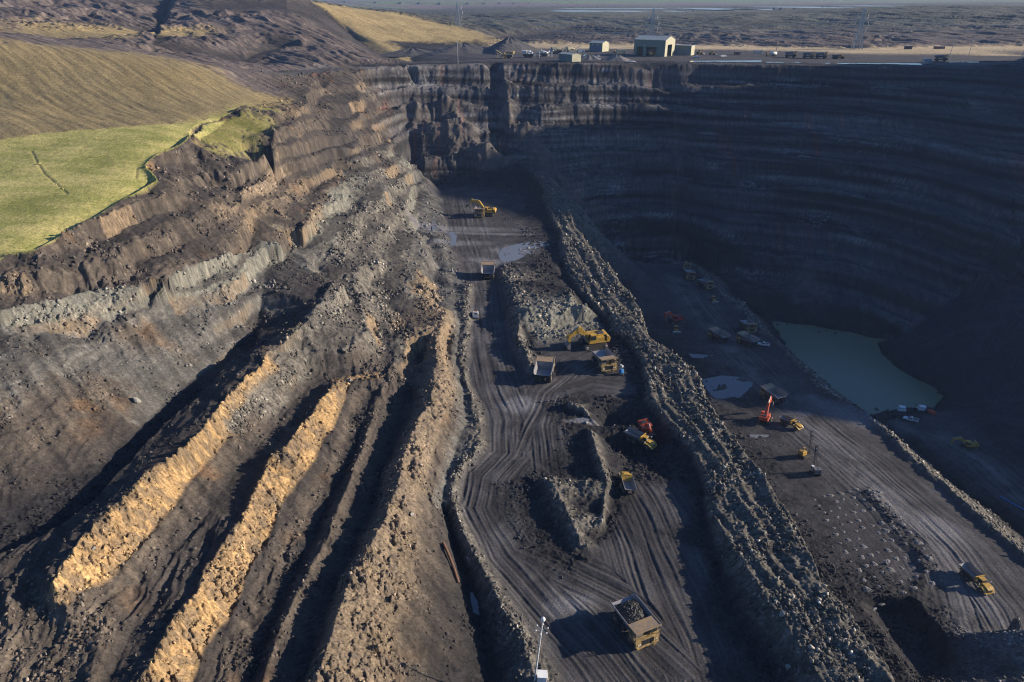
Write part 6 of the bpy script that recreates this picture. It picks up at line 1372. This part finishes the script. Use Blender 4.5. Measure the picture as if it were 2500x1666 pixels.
for key, lab, g in (('pump_a', 'white pump pontoon on the pond shore, left of the other one', 1), ('pump_b', 'white pump pontoon on the pond shore, beside the orange pump', 1)):
    t = thing('pump_pontoon', lab, 'pontoon', 'pump pontoons at the pond')
    MB().box((0, 0, .35), (3.4, 2.8, .7)).build('float', M_['white'], t, .08); MB().box((0, 0, 1.3), (2.4, 1.9, 1.2)).box((0, 0, 1.96), (2.7, 2.2, .12)).build('pump_house', M_['white'], t, .04)
    r_ = MB()
    for x in (-1.6, 1.6): r_.tube([(x, -1.3, 1.5), (x, 1.3, 1.5)], .04, 5).cyl((x, -1.3, .7), (x, -1.3, 1.5), .04, 5).cyl((x, 1.3, .7), (x, 1.3, 1.5), .04, 5)
    r_.build('rail', M_['galv'], t); t.location = (*PL[key], max(-58.1, hz(*PL[key]) - .1)); t.rotation_euler = (0, 0, R(-12))
t = thing('water_pump', 'orange red water pump on the pond shore', 'pump')
MB().box((0, 0, 1.0), (2.6, 1.7, 1.4), taper=(.95, .9)).build('housing', M_['orange'], t, .08); MB().lathe([(-.3, .2), (-.28, .75), (.28, .75), (.3, .2)], 16, 'X', (1.7, 0, .9)).build('pump_casing', M_['orange'], t); MB().cyl((2.2, 0, .9), (3.4, 0, .2), .22, 8).build('suction_pipe', M_['dark'], t); MB().box((0, 0, .2), (3, 1.8, .25)).build('skid', M_['dark'], t)
t.location = (*PL['pump_red'], hz(*PL['pump_red'])); t.rotation_euler = (0, 0, R(110))
# cuttings round the blast holes: a little cone with a dark hole, one object each
n_ = 14; vs = [(0, 0, -.15)]; fs = []
for i, (r_, z_) in enumerate(((.16, .22), (.3, .3), (.62, .16), (1.0, -.06))):
    for j in range(n_): a = 2 * math.pi * j / n_; q = r_ * (1 + .16 * math.sin(3 * a + i) + .1 * math.cos(5 * a)); vs.append((q * math.cos(a), q * math.sin(a), z_))
fs += [(0, 1 + (j + 1) % n_, 1 + j) for j in range(n_)]
for i in range(3):
    for j in range(n_): fs.append((1 + i * n_ + j, 1 + i * n_ + (j + 1) % n_, 1 + (i + 1) * n_ + (j + 1) % n_, 1 + (i + 1) * n_ + j))
cut0 = MB().add(vs, fs).build('drill_cuttings', mat('drill_dust', (.17, .16, .16), .95, dirt=.4, dirtcol=(.16, .15, .15), scale=2))
tag(cut0, 'small pale cone of drill dust round a blast hole on the lower bench', 'drill cuttings', 'drill dust cones round the blast holes')
first = True; hrnd = random.Random(4)
for i in range(13):
    for j in range(8):
        a = HOLES[0]; ex, ey = HOLES[1]; fx, fy = HOLES[2]
        x = a[0] + ex * i + fx * j + hrnd.uniform(-.5, .5); y = a[1] + ey * i + fy * j + hrnd.uniform(-.5, .5)
        if not (HOLES[3][0] < y < HOLES[3][1]) or hrnd.random() < .12: continue
        o = cut0 if first else cut0.copy()
        if not first: C.objects.link(o)
        first = False; k = hrnd.uniform(.45, 1.0); o.location = (x, y, hz(x, y) + .02); o.rotation_euler = (0, 0, hrnd.random() * 6); o.scale = (k, k * hrnd.uniform(.8, 1.3), k * .8)
# ------------------------------------------------------------------ water
def mat_water(name, col, rough):
    m = bpy.data.materials.new(name); m.use_nodes = True; nt = m.node_tree; b = nt.nodes['Principled BSDF']
    b.inputs['Base Color'].default_value = (*col, 1); b.inputs['Roughness'].default_value = rough; b.inputs['IOR'].default_value = 1.33
    tc = nt.nodes.new('ShaderNodeNewGeometry'); n = nt.nodes.new('ShaderNodeTexNoise'); n.inputs['Scale'].default_value = 1.2; n.inputs['Detail'].default_value = 3
    bu = nt.nodes.new('ShaderNodeBump'); bu.inputs['Strength'].default_value = .12; bu.inputs['Distance'].default_value = .05
    nt.links.new(tc.outputs['Position'], n.inputs['Vector']); nt.links.new(n.outputs[0], bu.inputs['Height']); nt.links.new(bu.outputs[0], b.inputs['Normal'])
    return m
wp = mat_water('pond_water', (.16, .17, .105), .2); wq = mat_water('puddle_water', (.16, .165, .18), .06)
def sheet(name, ring, z, m):
    o = MB().add([(x, y, z) for x, y in ring], [tuple(range(len(ring)))]).build(name, m); o['kind'] = 'structure'
    if o.data.polygons[0].normal.z < 0: o.data.flip_normals()
    return o
sheet('pond', POND, -58.0, wp)
for ring, z in PUD2: sheet('puddle', ring, z, wq)
for (x, y, rx, ry) in LAGOONS:
    zt = hz(x, y) + .3
    sheet('lagoon', [(x + rx * math.cos(a * .3142) * (1 + .25 * math.sin(3 * a + x)), y + ry * math.sin(a * .3142) * (1 + .2 * math.cos(2 * a + y))) for a in range(20)], zt, wq)
# ------------------------------------------------------------------ loose stones
def rubble(name, n, weight, smin, smax, seed, tint=1.25):
    r = np.random.default_rng(seed)
    area = np.gradient(X, axis=1) * np.gradient(Y, axis=0)
    p = np.clip(weight * area, 0, None).reshape(-1).astype(np.float64); p /= p.sum()
    idx = r.choice(p.size, n, p=p)
    ri, ci = np.unravel_index(idx, X.shape)
    ri = np.clip(ri, 1, NR - 2); ci = np.clip(ci, 1, NS - 2)
    bx = X[ri, ci] + r.uniform(-.5, .5, n) * (X[ri, ci + 1] - X[ri, ci]); by = Y[ri, ci] + r.uniform(-.5, .5, n) * (Y[ri + 1, ci] - Y[ri, ci]); bz = Z[ri, ci]
    u = r.random(n); size = smin * (smax / smin) ** (u ** 5.0)
    size *= np.clip(Y[ri, ci] / 170, .7, 1.35)
    cube = np.array([(-1, -1, -1), (1, -1, -1), (1, 1, -1), (-1, 1, -1), (-1, -1, 1), (1, -1, 1), (1, 1, 1), (-1, 1, 1)], float)
    faces = np.array([(3, 2, 1, 0), (4, 5, 6, 7), (0, 1, 5, 4), (1, 2, 6, 5), (2, 3, 7, 6), (3, 0, 4, 7)])
    v = cube[None] * (1 + r.uniform(-.55, .25, (n, 8, 3)))
    v *= np.stack([r.uniform(.7, 1.5, n), r.uniform(.6, 1.1, n), r.uniform(.4, .9, n)], -1)[:, None, :] * .5
    q = r.normal(size=(n, 4)); q /= np.linalg.norm(q, axis=1, keepdims=True); w_, x_, y_, z_ = q.T
    Rm = np.stack([1 - 2 * (y_**2 + z_**2), 2 * (x_*y_ - z_*w_), 2 * (x_*z_ + y_*w_), 2 * (x_*y_ + z_*w_), 1 - 2 * (x_**2 + z_**2), 2 * (y_*z_ - x_*w_), 2 * (x_*z_ - y_*w_), 2 * (y_*z_ + x_*w_), 1 - 2 * (x_**2 + y_**2)], -1).reshape(n, 3, 3)
    v = np.einsum('nij,nkj->nki', Rm, v) * size[:, None, None]
    v += np.stack([bx, by, bz + size * .15], -1)[:, None, :]
    col = COL[ri, ci] * tint * r.uniform(.6, 1.7, (n, 1)); col = np.clip(col, .01, .7)
    me = bpy.data.meshes.new(name); me.vertices.add(n * 8); me.vertices.foreach_set('co', v.reshape(-1).astype(np.float32))
    li = (faces[None] + (np.arange(n) * 8)[:, None, None]).reshape(-1).astype(np.int32)
    me.loops.add(n * 24); me.loops.foreach_set('vertex_index', li); me.polygons.add(n * 6); me.polygons.foreach_set('loop_start', np.arange(0, n * 24, 4, dtype=np.int32)); me.update(calc_edges=True)
    a_ = me.color_attributes.new('soil', 'FLOAT_COLOR', 'POINT'); c4 = np.ones((n, 8, 4), np.float32); c4[:, :, :3] = col[:, None, :]; a_.data.foreach_set('color', c4.reshape(-1))
    me.materials.append(g_me.materials[0]); o = bpy.data.objects.new(name, me); C.objects.link(o); o['kind'] = 'stuff'
    return o
vis = (np.abs(ss)[None, :] < .93) & (Y < 470) & (Y > 55)
clump = np.clip(.25 + 1.8 * n8 + .5 * n30, 0.03, 1.5)
wt = (1.0 * mmm + .55 * mc * (1 - mk) + .28 * mb + .22 * mg + .45 * ms + .45 * mo + .18 * md + .35 * mp + .5 * mW * (talus + .15)) * clump * vis / np.clip(Y / 110, .8, 4) ** 1.3
rubble('rubble', NRUB, wt, .09, 1.0, 11)
# a few single boulders big enough to tell apart
def boulder(label, xy, r_, seed, col):
    rr = random.Random(seed); b = bmesh.new(); bmesh.ops.create_icosphere(b, subdivisions=2, radius=1)
    ax = [Vector((rr.uniform(-1, 1), rr.uniform(-1, 1), rr.uniform(-1, 1))).normalized() for _ in range(12)]; cut = [rr.uniform(.45, .8) for _ in ax]
    for v in b.verts:
        for a, c in zip(ax, cut):
            d = v.co.dot(a)
            if d > c: v.co -= a * (d - c)
        v.co *= r_ * .72 * rr.uniform(.93, 1.05); v.co.x *= 1.25; v.co.z *= .8
    me = bpy.data.meshes.new('boulder'); b.to_mesh(me); b.free(); me.materials.append(col); o = bpy.data.objects.new('boulder', me); C.objects.link(o)
    o.location = (xy[0], xy[1], hz(*xy) + r_ * .35); o.rotation_euler = (rr.random(), rr.random(), rr.random() * 6)
    return tag(o, label, 'boulder', 'large boulders')
bgc = mat('boulder_stone', (.32, .30, .26), .9, dirt=.5, scale=2.5, dirtcol=(.18, .17, .15))
for (x, y, r_, lab), sd_ in zip(BOULDERS, range(40, 80)): boulder(lab, (x, y), r_, sd_, bgc)
# ------------------------------------------------------------------ the air
if HAZE > 0:
    hb = MB().box((0, 3600, 40), (9000, 7800, 330)).build('haze', bpy.data.materials.new('haze')); hb['kind'] = 'stuff'
    hm_ = hb.data.materials[0]; hm_.use_nodes = True; nt = hm_.node_tree; nt.nodes.remove(nt.nodes['Principled BSDF'])
    pv = nt.nodes.new('ShaderNodeVolumePrincipled'); pv.inputs['Density'].default_value = HAZE; pv.inputs['Color'].default_value = (.42, .60, 1.0, 1); pv.inputs['Anisotropy'].default_value = .1
    nt.links.new(pv.outputs[0], nt.nodes['Material Output'].inputs['Volume'])
